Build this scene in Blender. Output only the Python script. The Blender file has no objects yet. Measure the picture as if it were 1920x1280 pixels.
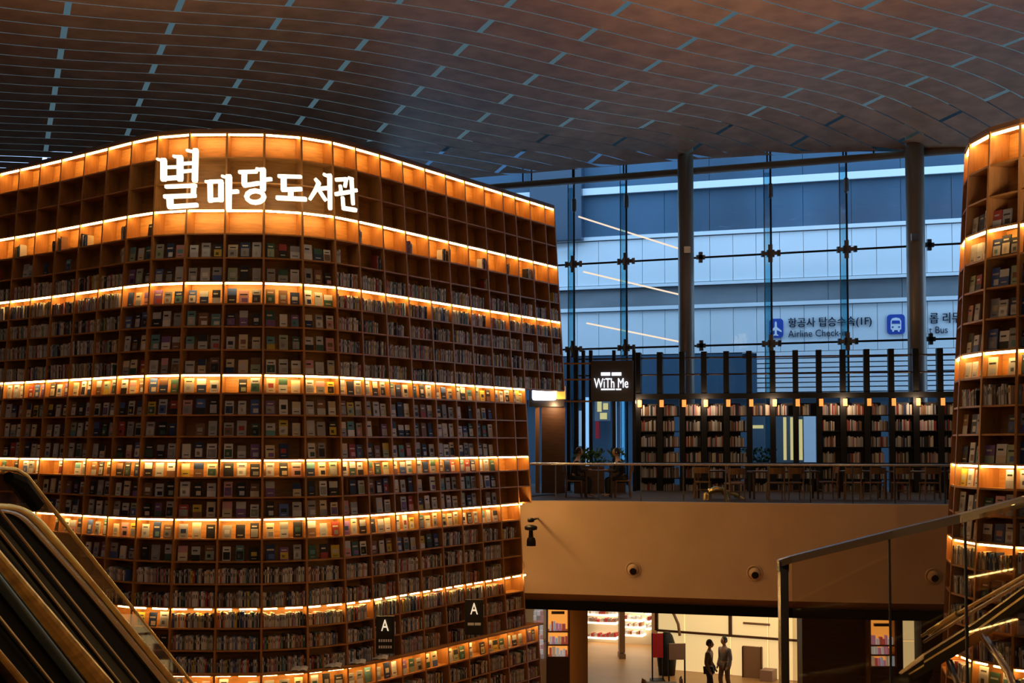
import bpy, math, random
from mathutils import Vector, Matrix

random.seed(7)
SC = bpy.context.scene
COL = SC.collection

# ------------------------------------------------------------------ camera
EYE = 7.1
F = 2400.0
PITCH = math.radians(2.6)
PPY = 830.0 - F * math.tan(PITCH)
cam_d = bpy.data.cameras.new('camera')
cam = bpy.data.objects.new('camera', cam_d)
COL.objects.link(cam)
cam.location = (0, 0, EYE)
cam.rotation_euler = (math.pi / 2 + PITCH, 0, 0)
cam_d.sensor_width = 36.0
cam_d.lens = F * 36.0 / 1920.0
cam_d.shift_y = (PPY - 640.0) / 1920.0
cam_d.clip_end = 400
cam_d.clip_start = 0.05
SC.camera = cam

# ------------------------------------------------------------------ world, exposure
SC.view_settings.view_transform = 'Standard'
SC.view_settings.look = 'None'
SC.view_settings.gamma = 1.0
SC.view_settings.exposure = 0.0
SC.view_settings.use_curve_mapping = False
world = bpy.data.worlds.new('dusk')
SC.world = world
world.use_nodes = True
wb = world.node_tree.nodes['Background']
wb.inputs[0].default_value = (0.355, 0.585, 0.90, 1)
wb.inputs[1].default_value = 3.15
SC.cycles.max_bounces = 5
SC.cycles.diffuse_bounces = 2
SC.cycles.glossy_bounces = 2
SC.cycles.transmission_bounces = 4
SC.cycles.transparent_max_bounces = 10
SC.cycles.caustics_reflective = False
SC.cycles.caustics_refractive = False
SC.cycles.sample_clamp_indirect = 3.0

def lamp(name, kind, loc, energy, color, size=0.5, size_y=None, rot=(0, 0, 0), label=None):
    d = bpy.data.lights.new(name, kind)
    d.energy = energy
    d.color = color
    if kind == 'AREA':
        d.size = size
        if size_y:
            d.shape = 'RECTANGLE'
            d.size_y = size_y
    else:
        d.shadow_soft_size = size
    o = bpy.data.objects.new(name, d)
    o.location = loc
    o.rotation_euler = rot
    COL.objects.link(o)
    return o

WARM = (1.0, 0.62, 0.28)
SOFT = (1.0, 0.78, 0.5)

# ------------------------------------------------------------------ projection helpers
CP, SP = math.cos(PITCH), math.sin(PITCH)
def ray(px, py):
    a = (px - 960.0) / F
    b = -(py - PPY) / F
    return Vector((a, CP - b * SP, SP + b * CP))
def P(px, py, Y):
    r = ray(px, py)
    t = Y / r.y
    return Vector((r.x * t, Y, EYE + r.z * t))
def Pz(px, py, z):
    r = ray(px, py)
    t = (z - EYE) / r.z
    return Vector((r.x * t, r.y * t, z))
class Plane:
    """a vertical plane through two plan points given as (pixel x, distance)"""
    def __init__(s, xa, da, xb, db):
        s.A = P(xa, 830, da); s.A.z = 0
        s.B = P(xb, 830, db); s.B.z = 0
        s.u = (s.B - s.A).normalized()
        s.n = Vector((s.u.y, -s.u.x, 0))          # towards the camera
        if s.n.y > 0: s.n = -s.n
    def hit(s, px, py):
        r = ray(px, py)
        t = (s.A.x * s.u.y - s.A.y * s.u.x) / (r.x * s.u.y - r.y * s.u.x)
        p = r * t
        return Vector((p.x, p.y, p.z + EYE))
    def sz(s, px, py):
        p = s.hit(px, py)
        return (p - s.A).dot(s.u), p.z
    def at(s, t, z, off=0.0):
        p = s.A + s.u * t + s.n * off
        return Vector((p.x, p.y, z))

# ------------------------------------------------------------------ mesh helpers
class MB:
    def __init__(s):
        s.v = []; s.f = []; s.c = []
    def face(s, pts, col=None):
        n = len(s.v)
        s.v.extend([tuple(p) for p in pts])
        s.f.append(tuple(range(n, n + len(pts))))
        s.c.append(col)
    def hexa(s, q, col=None, skip=()):
        """q: 8 points: bottom 4 (ccw from above) then top 4"""
        n = len(s.v)
        s.v.extend([tuple(p) for p in q])
        fs = [(3, 2, 1, 0), (4, 5, 6, 7), (0, 1, 5, 4), (1, 2, 6, 5), (2, 3, 7, 6), (3, 0, 4, 7)]
        for i, f in enumerate(fs):
            if i in skip: continue
            s.f.append(tuple(n + k for k in f)); s.c.append(col)
    def obox(s, o, u, v, w, col=None, skip=()):
        """box from corner o with edge vectors u, v, w"""
        o, u, v, w = Vector(o), Vector(u), Vector(v), Vector(w)
        s.hexa([o, o + u, o + u + v, o + v, o + w, o + u + w, o + u + v + w, o + v + w], col, skip)
    def box(s, c, d, col=None, rz=0.0):
        cx, sx = math.cos(rz), math.sin(rz)
        u = Vector((cx, sx, 0)) * d[0]; v = Vector((-sx, cx, 0)) * d[1]; w = Vector((0, 0, d[2]))
        s.obox(Vector(c) - u / 2 - v / 2 - w / 2, u, v, w, col)
    def tube(s, pts, r, n=8, col=None, closed=False):
        pts = [Vector(p) for p in pts]
        base = len(s.v)
        m = len(pts)
        for i, p in enumerate(pts):
            if closed:
                t = (pts[(i + 1) % m] - pts[i - 1]).normalized()
            else:
                t = (pts[min(i + 1, m - 1)] - pts[max(i - 1, 0)]).normalized()
            a = Vector((0, 0, 1)) if abs(t.z) < 0.9 else Vector((1, 0, 0))
            x = t.cross(a).normalized(); y = x.cross(t)
            rr = r[i] if isinstance(r, (list, tuple)) else r
            for k in range(n):
                an = 2 * math.pi * k / n
                s.v.append(tuple(p + x * math.cos(an) * rr + y * math.sin(an) * rr))
        for i in range(m if closed else m - 1):
            j = (i + 1) % m
            for k in range(n):
                k2 = (k + 1) % n
                s.f.append((base + i * n + k, base + i * n + k2, base + j * n + k2, base + j * n + k)); s.c.append(col)
        if not closed:
            s.f.append(tuple(base + k for k in range(n))); s.c.append(col)
            s.f.append(tuple(base + (m - 1) * n + k for k in reversed(range(n)))); s.c.append(col)
    def rings(s, rs, col=None, cap=True):
        """list of rings (equal length lists of points) skinned together"""
        base = len(s.v); n = len(rs[0])
        for r in rs: s.v.extend([tuple(p) for p in r])
        for i in range(len(rs) - 1):
            for k in range(n):
                k2 = (k + 1) % n
                s.f.append((base + i * n + k, base + i * n + k2, base + (i + 1) * n + k2, base + (i + 1) * n + k)); s.c.append(col)
        if cap:
            s.f.append(tuple(base + k for k in reversed(range(n)))); s.c.append(col)
            s.f.append(tuple(base + (len(rs) - 1) * n + k for k in range(n))); s.c.append(col)
    def lathe(s, c, prof, n=16, col=None, axis=None):
        """profile of (radius, height) about c; axis a unit vector"""
        ax = Vector(axis or (0, 0, 1)); a = Vector((0, 0, 1)) if abs(ax.z) < 0.9 else Vector((1, 0, 0))
        x = ax.cross(a).normalized(); y = ax.cross(x)
        c = Vector(c)
        rs = [[c + ax * h + (x * math.cos(2 * math.pi * k / n) + y * math.sin(2 * math.pi * k / n)) * max(r, 1e-4) for k in range(n)] for r, h in prof]
        s.rings(rs, col)
    def mesh(s, name, smooth=False):
        me = bpy.data.meshes.new(name)
        me.from_pydata(s.v, [], s.f)
        if any(c is not None for c in s.c):
            at = me.attributes.new('Col', 'FLOAT_COLOR', 'FACE')
            flat = []
            for c in s.c:
                c = c or (0.5, 0.5, 0.5)
                flat.extend((c[0], c[1], c[2], 1.0))
            at.data.foreach_set('color', flat)
        if smooth:
            me.polygons.foreach_set('use_smooth', [True] * len(me.polygons))
        me.update()
        return me
    def build(s, name, mat, parent=None, smooth=False, origin=None):
        o = bpy.data.objects.new(name, None) if not s.v else None
        if origin is not None:
            ov = Vector(origin)
            s.v = [tuple(Vector(p) - ov) for p in s.v]
        me = s.mesh(name, smooth)
        if mat: me.materials.append(mat)
        o = bpy.data.objects.new(name, me)
        if origin is not None: o.location = origin
        COL.objects.link(o)
        if parent:
            o.parent = parent
            if origin is None and parent.location.length > 0:
                o.matrix_parent_inverse = Matrix.Translation(-parent.location)
            elif origin is not None:
                o.location = Vector(origin) - parent.location
        return o

def tag(o, label=None, cat=None, group=None, kind=None):
    if label: o['label'] = label
    if cat: o['category'] = cat
    if group: o['group'] = group
    if kind: o['kind'] = kind
    return o
def empty(name, loc, label=None, cat=None, group=None, kind=None):
    o = bpy.data.objects.new(name, None)
    o.empty_display_size = 0.2
    o.location = loc
    COL.objects.link(o)
    return tag(o, label, cat, group, kind)

# ------------------------------------------------------------------ materials
def nodes_of(name):
    m = bpy.data.materials.new(name); m.use_nodes = True
    nt = m.node_tree
    return m, nt, nt.nodes['Principled BSDF']
def mat(name, col, rough=0.5, metal=0.0, noise=None, bump=0.0, spec=0.5):
    m, nt, b = nodes_of(name)
    b.inputs['Base Color'].default_value = (*col, 1)
    b.inputs['Roughness'].default_value = rough
    b.inputs['Metallic'].default_value = metal
    b.inputs['Specular IOR Level'].default_value = spec
    if noise:
        sc, amt, stretch = noise
        tc = nt.nodes.new('ShaderNodeTexCoord'); mp = nt.nodes.new('ShaderNodeMapping')
        mp.inputs['Scale'].default_value = stretch
        nz = nt.nodes.new('ShaderNodeTexNoise'); nz.inputs['Scale'].default_value = sc; nz.inputs['Detail'].default_value = 4
        rp = nt.nodes.new('ShaderNodeValToRGB')
        rp.color_ramp.elements[0].color = (*[c * (1 - amt) for c in col], 1)
        rp.color_ramp.elements[1].color = (*[min(1, c * (1 + amt)) for c in col], 1)
        rp.color_ramp.elements[0].position = 0.3; rp.color_ramp.elements[1].position = 0.7
        nt.links.new(tc.outputs['Object'], mp.inputs[0]); nt.links.new(mp.outputs[0], nz.inputs['Vector'])
        nt.links.new(nz.outputs[0], rp.inputs[0]); nt.links.new(rp.outputs[0], b.inputs['Base Color'])
        if bump:
            bp = nt.nodes.new('ShaderNodeBump'); bp.inputs['Strength'].default_value = bump
            nt.links.new(nz.outputs[0], bp.inputs['Height']); nt.links.new(bp.outputs[0], b.inputs['Normal'])
    return m
def emit(name, col, strength):
    m, nt, b = nodes_of(name)
    b.inputs['Base Color'].default_value = (*[min(1, c) for c in col], 1)
    b.inputs['Emission Color'].default_value = (*col, 1)
    b.inputs['Emission Strength'].default_value = strength
    return m
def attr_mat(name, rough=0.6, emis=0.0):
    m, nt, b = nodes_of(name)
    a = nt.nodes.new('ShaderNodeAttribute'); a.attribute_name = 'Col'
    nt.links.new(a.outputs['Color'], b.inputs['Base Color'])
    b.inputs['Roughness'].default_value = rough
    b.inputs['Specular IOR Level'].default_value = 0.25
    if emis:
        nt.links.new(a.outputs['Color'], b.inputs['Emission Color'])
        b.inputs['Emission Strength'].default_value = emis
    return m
def glass(name, tint=(0.86, 0.92, 0.93), refl=1.0, rough=0.02, minr=0.02):
    m = bpy.data.materials.new(name); m.use_nodes = True
    nt = m.node_tree; nt.nodes.clear()
    out = nt.nodes.new('ShaderNodeOutputMaterial'); mix = nt.nodes.new('ShaderNodeMixShader')
    tr = nt.nodes.new('ShaderNodeBsdfTransparent'); gl = nt.nodes.new('ShaderNodeBsdfGlossy'); fr = nt.nodes.new('ShaderNodeLayerWeight'); pw = nt.nodes.new('ShaderNodeMath'); pw.operation = 'POWER'; pw.inputs[1].default_value = 4.0
    ma = nt.nodes.new('ShaderNodeMath'); ma.operation = 'MULTIPLY_ADD'
    tr.inputs[0].default_value = (*tint, 1); gl.inputs['Roughness'].default_value = rough
    gl.inputs[0].default_value = (0.9, 0.95, 1, 1)
    fr.inputs[0].default_value = 0.5
    nt.links.new(fr.outputs['Facing'], pw.inputs[0])
    ma.inputs[1].default_value = refl; ma.inputs[2].default_value = minr
    nt.links.new(pw.outputs[0], ma.inputs[0]); nt.links.new(ma.outputs[0], mix.inputs[0])
    nt.links.new(tr.outputs[0], mix.inputs[1]); nt.links.new(gl.outputs[0], mix.inputs[2])
    nt.links.new(mix.outputs[0], out.inputs[0])
    return m

M = {}
M['wood'] = mat('shelf_wood', (0.44, 0.20, 0.05), 0.45, noise=(3.0, 0.22, (1, 1, 8)))
M['wood_edge'] = mat('shelf_edge_wood', (0.42, 0.19, 0.055), 0.45, noise=(4.0, 0.15, (6, 6, 1)))
M['wood_dark'] = mat('dark_wood', (0.10, 0.045, 0.02), 0.5, noise=(3.0, 0.25, (1, 1, 6)))
M['led'] = emit('light_strip_glow', (1.0, 0.60, 0.19), 40.0)
M['letter'] = emit('lit_letter_face', (1.0, 0.88, 0.62), 1.7)
M['white_lit'] = emit('white_sign_face', (0.85, 0.9, 1.0), 1.8)
M['book'] = attr_mat('book_covers', 0.55)
M['plaster'] = mat('plaster', (0.70, 0.49, 0.31), 0.8, noise=(1.2, 0.05, (1, 1, 1)))
M['bevel'] = mat('shaded_brown_bevel', (0.22, 0.09, 0.035), 0.6)
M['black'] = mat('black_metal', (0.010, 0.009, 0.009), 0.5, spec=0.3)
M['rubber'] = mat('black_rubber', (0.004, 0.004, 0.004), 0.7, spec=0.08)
M['brass'] = mat('brass', (1.0, 0.72, 0.28), 0.28, 0.8, noise=(6, 0.2, (1, 1, 1)))
M['gold'] = mat('gold_metal', (0.9, 0.62, 0.22), 0.25, 1.0)
M['steel'] = mat('brushed_steel', (0.62, 0.58, 0.52), 0.25, 1.0)
M['steel_dark'] = mat('dark_steel', (0.16, 0.16, 0.17), 0.35, 0.9)
M['pillar'] = mat('pillar_paint', (0.36, 0.31, 0.26), 0.35, 0.2)
M['glass'] = glass('curtain_glass', (0.93, 0.96, 0.97), 0.5, 0.01, 0.02)
M['glass_fin'] = glass('glass_fin', (0.50, 0.78, 0.85), 1.0, 0.05, 0.12)
M['glass_rail'] = glass('rail_glass', (0.86, 0.82, 0.76), 0.35, 0.02, 0.035)
M['glass_roof'] = glass('roof_glass', (0.235, 0.25, 0.225), 0.05, 0.1, 0.0)
M['glass_sky'] = glass('skylight_glass', (0.365, 0.33, 0.305), 0.2, 0.1)
M['panel'] = mat('ceiling_panel_wood', (0.50, 0.285, 0.165), 0.5, noise=(1.6, 0.22, (1, 1, 1)), bump=0.15)
M['fac_white'] = mat('facade_white', (0.80, 0.84, 0.86), 0.5, noise=(0.15, 0.04, (1, 1, 1)))
M['fac_blue'] = mat('facade_blue_glass', (0.05, 0.105, 0.165), 0.5, spec=0.3, noise=(0.25, 0.3, (1, 1, 0.4)))
M['fac_navy'] = mat('facade_navy', (0.03, 0.06, 0.10), 0.2)
M['fac_grey'] = mat('facade_grey', (0.22, 0.24, 0.26), 0.4, noise=(0.3, 0.2, (1, 1, 3)))
M['fac_joint'] = mat('facade_joint', (0.06, 0.10, 0.14), 0.6)
M['sign_blue'] = mat('sign_blue', (0.03, 0.08, 0.42), 0.4)
M['sign_ink'] = mat('sign_ink', (0.012, 0.02, 0.05), 0.5)
M['sign_white'] = mat('sign_white', (0.85, 0.87, 0.9), 0.5)
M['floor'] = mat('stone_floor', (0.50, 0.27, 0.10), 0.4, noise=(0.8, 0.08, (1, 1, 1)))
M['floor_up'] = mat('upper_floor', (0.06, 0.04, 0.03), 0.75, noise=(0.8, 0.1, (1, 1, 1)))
M['cream'] = mat('cream_wall', (0.80, 0.68, 0.48), 0.6)
M['cream_glow'] = emit('glowing_cream_panel', (1.0, 0.74, 0.34), 0.6)  # cream panels carry their own emission
M['case_glow'] = emit('lit_display_back', (1.0, 0.42, 0.07), 0.75)
M['shelf_glow'] = emit('lit_shop_shelf', (1.0, 0.86, 0.62), 1.6)
M['column'] = mat('brown_column', (0.30, 0.17, 0.09), 0.5)
M['red'] = mat('red_board', (0.55, 0.02, 0.03), 0.5)
M['grey'] = mat('grey_board', (0.35, 0.22, 0.17), 0.6)
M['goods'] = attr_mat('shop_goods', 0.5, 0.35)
M['shell'] = mat('wall_blocker_brown', (0.20, 0.16, 0.13), 0.8)
M['sign_black'] = mat('sign_black', (0.012, 0.01, 0.01), 0.5)
M['sign_brown'] = mat('sign_brown', (0.055, 0.045, 0.045), 0.5)
M['letter_cream'] = emit('cream_letter', (1.0, 0.85, 0.6), 0.75)
M['lamp_orange'] = emit('orange_lamp', (1.0, 0.36, 0.08), 0.9)
M['leaf'] = mat('leaf', (0.05, 0.13, 0.04), 0.6)
M['cloth_dark'] = mat('dark_cloth', (0.03, 0.03, 0.035), 0.9)
M['cloth_grey'] = mat('grey_cloth', (0.25, 0.22, 0.22), 0.9)
M['cloth_brown'] = mat('brown_cloth', (0.2, 0.12, 0.08), 0.9)
M['skin'] = mat('skin', (0.55, 0.32, 0.2), 0.6)
M['hair'] = mat('hair', (0.015, 0.01, 0.008), 0.6)
M['chair_wood'] = mat('chair_wood', (0.28, 0.13, 0.05), 0.5)
M['paper'] = mat('paper', (0.8, 0.78, 0.72), 0.7)
M['yellow_glow'] = emit('yellow_window_tree_glow', (1.0, 0.72, 0.25), 0.4)
M['blue_glow'] = emit('blue_lit_frame', (0.30, 0.55, 0.85), 0.75)

# ------------------------------------------------------------------ big bookcases: plan curves
zT = P(426, 247.6, 26.0).z                                   # top light strip
TOP_PX = [(356, 248), (296, 253), (248, 262.8), (203, 274.5), (160, 285.5), (116, 296.5), (76.5, 306), (37.4, 314.5), (0, 323)]
TOP_PX_R = [(426, 247.6), (496, 248.2), (565, 253.6), (623, 263), (666.5, 274.5), (711.5, 287.5), (754, 300.5), (796.5, 313.8),
            (834.7, 325.5), (871, 337), (907, 348), (942, 359), (965, 366.3), (993, 375), (1020.4, 383.6), (1039, 389.5)]
pts = [Pz(x, y, zT) for x, y in reversed(TOP_PX)] + [Pz(x, y, zT) for x, y in TOP_PX_R]
K0 = -len(TOP_PX)                                            # divider index of the first point
d = pts[0] - pts[1]
for _ in range(3):
    pts.insert(0, pts[0] + d); K0 -= 1
LT = {K0 + i: Vector((p.x, p.y, 0)) for i, p in enumerate(pts)}
KMAX = max(LT)

class Case:
    """a curved bookcase: plan points per divider, leaning outwards towards its foot"""
    def __init__(s, plan, ztop, lean):
        s.T = plan; s.k0 = min(plan); s.k1 = max(plan); s.ztop = ztop; s.lean = lean
        s.n = {}
        for k in plan:
            a = plan[max(k - 1, s.k0)]; b = plan[min(k + 1, s.k1)]
            t = (b - a).normalized()
            n = Vector((t.y, -t.x, 0))
            s.n[k] = n
        for _ in range(2):
            nn = {}
            for k in plan:
                v = s.n[k] * 2 + s.n[max(k - 1, s.k0)] + s.n[min(k + 1, s.k1)]
                nn[k] = v.normalized()
            s.n = nn
    def at(s, k, z, d=0.0):
        """point on the front surface at divider k (may be fractional), d deep behind it"""
        i = int(math.floor(k)); i = max(s.k0, min(s.k1 - 1, i)); f = k - i
        p = s.T[i].lerp(s.T[i + 1], f); n = s.n[i].lerp(s.n[i + 1], f)
        p = p + n * (s.lean * (s.ztop - z) - d)
        return Vector((p.x, p.y, z))

left = Case(LT, zT, 0.063)
ROW_PX = [247.6, 293.7, 341, 390, 436.6, 481.6, 526, 568, 610.6, 654, 699, 735.8, 776.5, 817, 859, 893.5, 931.6, 970, 1009.7, 1052, 1094, 1138, 1177.5, 1219, 1263]
ROWZ = []
for y in ROW_PX:
    z = zT
    for _ in range(6):
        z = P(420, y, 26.0 - 0.063 * (zT - z)).z
    ROWZ.append(z)
zz = ROWZ[-1]
while zz - 0.44 > 0.1:
    zz -= 0.43; ROWZ.append(zz)
NROW = len(ROWZ) - 1
LED_ROWS = [0, 3, 6, 10, 14, 17, 21]

zR = ROWZ[3]
RT = {}
rp = [(1818, 268), (1856, 247), (1913, 230.5), (1980, 221), (2050, 215)]
for i, (x, y) in enumerate(rp):
    p = Pz(x, y, zR); RT[i] = Vector((p.x, p.y, 0))
for i in range(5, 9):
    RT[i] = RT[i - 1] + Vector((0.66, -0.10 + 0.03 * (i - 5), 0))
# the bookcase turns away behind its visible edge
RT[-1] = RT[0] + Vector((0.18, 0.72, 0)); RT[-2] = RT[-1] + Vector((0.45, 0.6, 0))
right = Case(RT, zR, 0.058)

BOARD_D = 0.34
def row_extent_left(i):
    return (K0, 15) if i < 10 else ((K0, 12) if (i < 17 or i >= 24) else (K0, 11))

def build_case(case, name, label, rows, ext, ledrows, spill=None):
    """an Empty with dividers, shelf boards, back panels and light strips; rows: indexes into ROWZ"""
    base = case.at((case.k0 + case.k1) / 2, 0)
    root = empty(name, (base.x, base.y, 0), label, 'bookcase')
    r0, r1 = rows
    # dividers: one slab per divider, split where the extent changes
    for k in range(case.k0, case.k1 + 1):
        spans = []
        for i in range(r0, r1):
            a, b = ext(i)
            if a <= k <= b:
                if spans and spans[-1][1] == i: spans[-1][1] = i + 1
                else: spans.append([i, i + 1])
        for a, b in spans:
            zs = [ROWZ[i] for i in range(a, b + 1)]
            mb = MB()
            rings = []
            hw = 0.021
            for z in zs:
                t = (case.at(min(k + 0.5, case.k1), z) - case.at(max(k - 0.5, case.k0), z)); t.z = 0; t.normalize()
                f = case.at(k, z, -0.004); bk = case.at(k, z, BOARD_D)
                rings.append([f - t * hw, f + t * hw, bk + t * hw, bk - t * hw])
            mb.rings(rings)
            mb.build('divider', M['wood_edge'], root)
    # shelf boards, one continuous curved board per row
    for i in range(r0, r1 + 1):
        a, b = ext(min(i, r1 - 1))
        if i > r0:
            a2, b2 = ext(i - 1); a = min(a, a2); b = max(b, b2)
        mb = MB(); rings = []
        z = ROWZ[i]; th = 0.030
        for k in range(a, b + 1):
            rings.append([case.at(k, z - th, 0.006), case.at(k, z, 0.006), case.at(k, z, BOARD_D), case.at(k, z - th, BOARD_D)])
        mb.rings(rings)
        mb.build('shelf_board', M['wood'], root)
    # back panels per bay
    for k in range(case.k0, case.k1):
        spans = []
        for i in range(r0, r1):
            a, b = ext(i)
            if a <= k < b:
                if spans and spans[-1][1] == i: spans[-1][1] = i + 1
                else: spans.append([i, i + 1])
        for a, b in spans:
            mb = MB(); rings = []
            for i in range(a, b + 1):
                z = ROWZ[i]
                rings.append([case.at(k, z, BOARD_D), case.at(k + 1, z, BOARD_D), case.at(k + 1, z, BOARD_D + 0.05), case.at(k, z, BOARD_D + 0.05)])
            mb.rings(rings)
            mb.build('back_panel', M['wood'], root)
    # light strips under the front edge of the lit rows
    for i in ledrows:
        a, b = ext(i)
        h = 0.036 if i < 14 else 0.03
        for k in range(a, b):
            z1 = ROWZ[i] - 0.031; z0 = z1 - h
            for g, g2 in (((0.045, 0.955),) if i < 21 else ((0.05, 0.34), (0.52, 0.90))):
                mb = MB()
                p = [case.at(k + g, z0, 0.018), case.at(k + g2, z0, 0.018), case.at(k + g2, z0, 0.045), case.at(k + g, z0, 0.045),
                     case.at(k + g, z1, 0.018), case.at(k + g2, z1, 0.018), case.at(k + g2, z1, 0.045), case.at(k + g, z1, 0.045)]
                mb.hexa(p)
                mb.build('light_strip', M['led'], root)
    return root

big = build_case(left, 'bookcase', 'tall curved wooden bookcase wall with rows of glowing light strips and lit sign', (0, NROW),
                 row_extent_left, LED_ROWS + [24])
rgt = build_case(right, 'bookcase', 'tall curved wooden bookcase at the right edge, behind the glass balustrade', (3, NROW),
                 lambda i: (-2, 8), [i for i in LED_ROWS if i >= 3] + [24])
# the lit rows end in a short piece beyond the last divider, beside the balcony front
for i in (17, 21):
    z1 = ROWZ[i] - 0.031
    mb = MB()
    a_, b_ = 11.05, 11.22
    mb.hexa([left.at(a_, z1 - 0.03, 0.0), left.at(b_, z1 - 0.03, 0.0), left.at(b_, z1 - 0.03, 0.03), left.at(a_, z1 - 0.03, 0.03),
             left.at(a_, z1, 0.0), left.at(b_, z1, 0.0), left.at(b_, z1, 0.03), left.at(a_, z1, 0.03)])
    mb.build('light_strip', M['led'], big)
    lamp('end_lamp', 'POINT', tuple(left.at(11.2, z1 - 0.06, -0.05)), 16 if i == 17 else 9, (1.0, 0.6, 0.22), 0.03)
# top fascia caps
for case, root, i in ((left, big, 0), (right, rgt, 3)):
    mb = MB(); rings = []
    z = ROWZ[i]
    for k in range(case.k0, case.k1 + 1):
        rings.append([case.at(k, z, -0.01), case.at(k, z + 0.07, -0.01), case.at(k, z + 0.07, 0.6), case.at(k, z, 0.6)])
    mb.rings(rings); mb.build('top_board', M['wood_dark'], root)

# ------------------------------------------------------------------ books
def ordinal(n):
    W = ['zeroth', 'first', 'second', 'third', 'fourth', 'fifth', 'sixth', 'seventh', 'eighth', 'ninth', 'tenth', 'eleventh', 'twelfth',
         'thirteenth', 'fourteenth', 'fifteenth', 'sixteenth', 'seventeenth', 'eighteenth', 'nineteenth', 'twentieth', 'twenty-first',
         'twenty-second', 'twenty-third', 'twenty-fourth', 'twenty-fifth', 'twenty-sixth', 'twenty-seventh', 'twenty-eighth', 'twenty-ninth',
         'thirtieth', 'thirty-first', 'thirty-second', 'thirty-third', 'thirty-fourth', 'thirty-fifth', 'thirty-sixth', 'thirty-seventh', 'thirty-eighth', 'thirty-ninth']
    return W[n]
COLS = {'white': (0.72, 0.70, 0.66), 'cream': (0.68, 0.58, 0.40), 'grey': (0.33, 0.33, 0.33), 'pale grey': (0.52, 0.53, 0.53),
        'black': (0.03, 0.03, 0.035), 'dark green': (0.05, 0.11, 0.08), 'brown': (0.22, 0.12, 0.07), 'red': (0.36, 0.06, 0.05),
        'blue': (0.08, 0.14, 0.36), 'teal': (0.12, 0.27, 0.29), 'yellow': (0.62, 0.46, 0.07), 'orange': (0.70, 0.22, 0.06),
        'pink': (0.62, 0.33, 0.33), 'purple': (0.22, 0.12, 0.30), 'navy': (0.03, 0.05, 0.12), 'light green': (0.33, 0.40, 0.27)}
W_COVER = ['white'] * 6 + ['cream'] * 4 + ['grey'] * 6 + ['pale grey'] * 8 + ['black'] * 6 + ['dark green', 'dark green', 'brown', 'brown', 'red', 'blue', 'teal', 'yellow', 'pink', 'purple', 'navy', 'navy', 'navy', 'light green']
W_SPINE = ['white'] * 7 + ['cream'] * 4 + ['grey'] * 4 + ['pale grey'] * 6 + ['black'] * 5 + ['brown', 'brown', 'red', 'red', 'blue', 'teal', 'dark green', 'orange', 'pink', 'navy', 'light green', 'yellow']

rb = random.Random(21)
def jit(c, a=0.12):
    f = 1 + rb.uniform(-a, a)
    return tuple(max(0.01, min(0.9, x * f)) for x in c)
PAGES = (0.62, 0.56, 0.44)
def cover_faces(mb, w, d, h, cname, o=None, u=None, n=None, lean=0.0):
    """face-out book: o bottom-left-front, u along the shelf, n outwards"""
    o = o or Vector((0, 0, 0)); u = u or Vector((1, 0, 0)); n = n or Vector((0, -1, 0))
    up = (Vector((0, 0, 1)) - n * lean).normalized()
    base = jit(COLS[cname])
    mb.obox(o, u * w, -n * d, up * h, base)
    # printed cover art
    style = rb.randrange(6)
    def patch(x0, x1, y0, y1, c):
        q = o + n * 0.0015
        mb.face([q + u * w * x0 + up * h * y0, q + u * w * x1 + up * h * y0, q + u * w * x1 + up * h * y1, q + u * w * x0 + up * h * y1], jit(c))
    other = COLS[rb.choice(W_COVER)]
    dark = (0.04, 0.04, 0.04) if sum(base) > 0.7 else (0.6, 0.57, 0.5)
    if style in (0, 1):
        patch(0.08, 0.92, 0.08, 0.62, other); patch(0.25, 0.6, 0.2, 0.42, jit(COLS[rb.choice(W_COVER)])); patch(0.2, 0.8, 0.74, 0.82, dark)
    elif style == 2:
        patch(0.0, 1.0, 0.0, 0.42, other); patch(0.15, 0.7, 0.66, 0.76, dark)
    elif style == 3:
        patch(0.0, 1.0, 0.55, 1.0, other); patch(0.2, 0.8, 0.2, 0.26, dark)
    elif style == 4:
        patch(0.12, 0.88, 0.62, 0.72, dark); patch(0.3, 0.9, 0.1, 0.4, other)
    else:
        patch(0.2, 0.8, 0.35, 0.65, other); patch(0.25, 0.75, 0.14, 0.18, dark)

def spine_faces(mb, w, d, h, cname, o=None, u=None, n=None, tilt=0.0):
    o = o or Vector((0, 0, 0)); u = u or Vector((1, 0, 0)); n = n or Vector((0, -1, 0))
    up = (Vector((0, 0, 1)) + u * tilt).normalized()
    base = jit(COLS[cname])
    mb.obox(o, u * w, -n * d, up * h, base, skip=(0,))
    q = o + n * 0.0015
    c = (0.05, 0.05, 0.05) if sum(base) > 0.7 else (0.5, 0.47, 0.4)
    y0 = rb.uniform(0.45, 0.62)
    mb.face([q + u * w * 0.3 + up * h * y0, q + u * w * 0.7 + up * h * y0, q + u * w * 0.7 + up * h * (y0 + 0.25), q + u * w * 0.3 + up * h * (y0 + 0.25)], jit(c))

books = []   # dicts: kind, case, k, i, pos, o,u,n,w,d,h,col, lean, area
def proj(p):
    v = p - Vector((0, 0, EYE))
    zc = v.y * CP + v.z * SP
    yc = -v.y * SP + v.z * CP
    return 960 + F * v.x / zc, PPY - F * yc / zc

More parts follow.
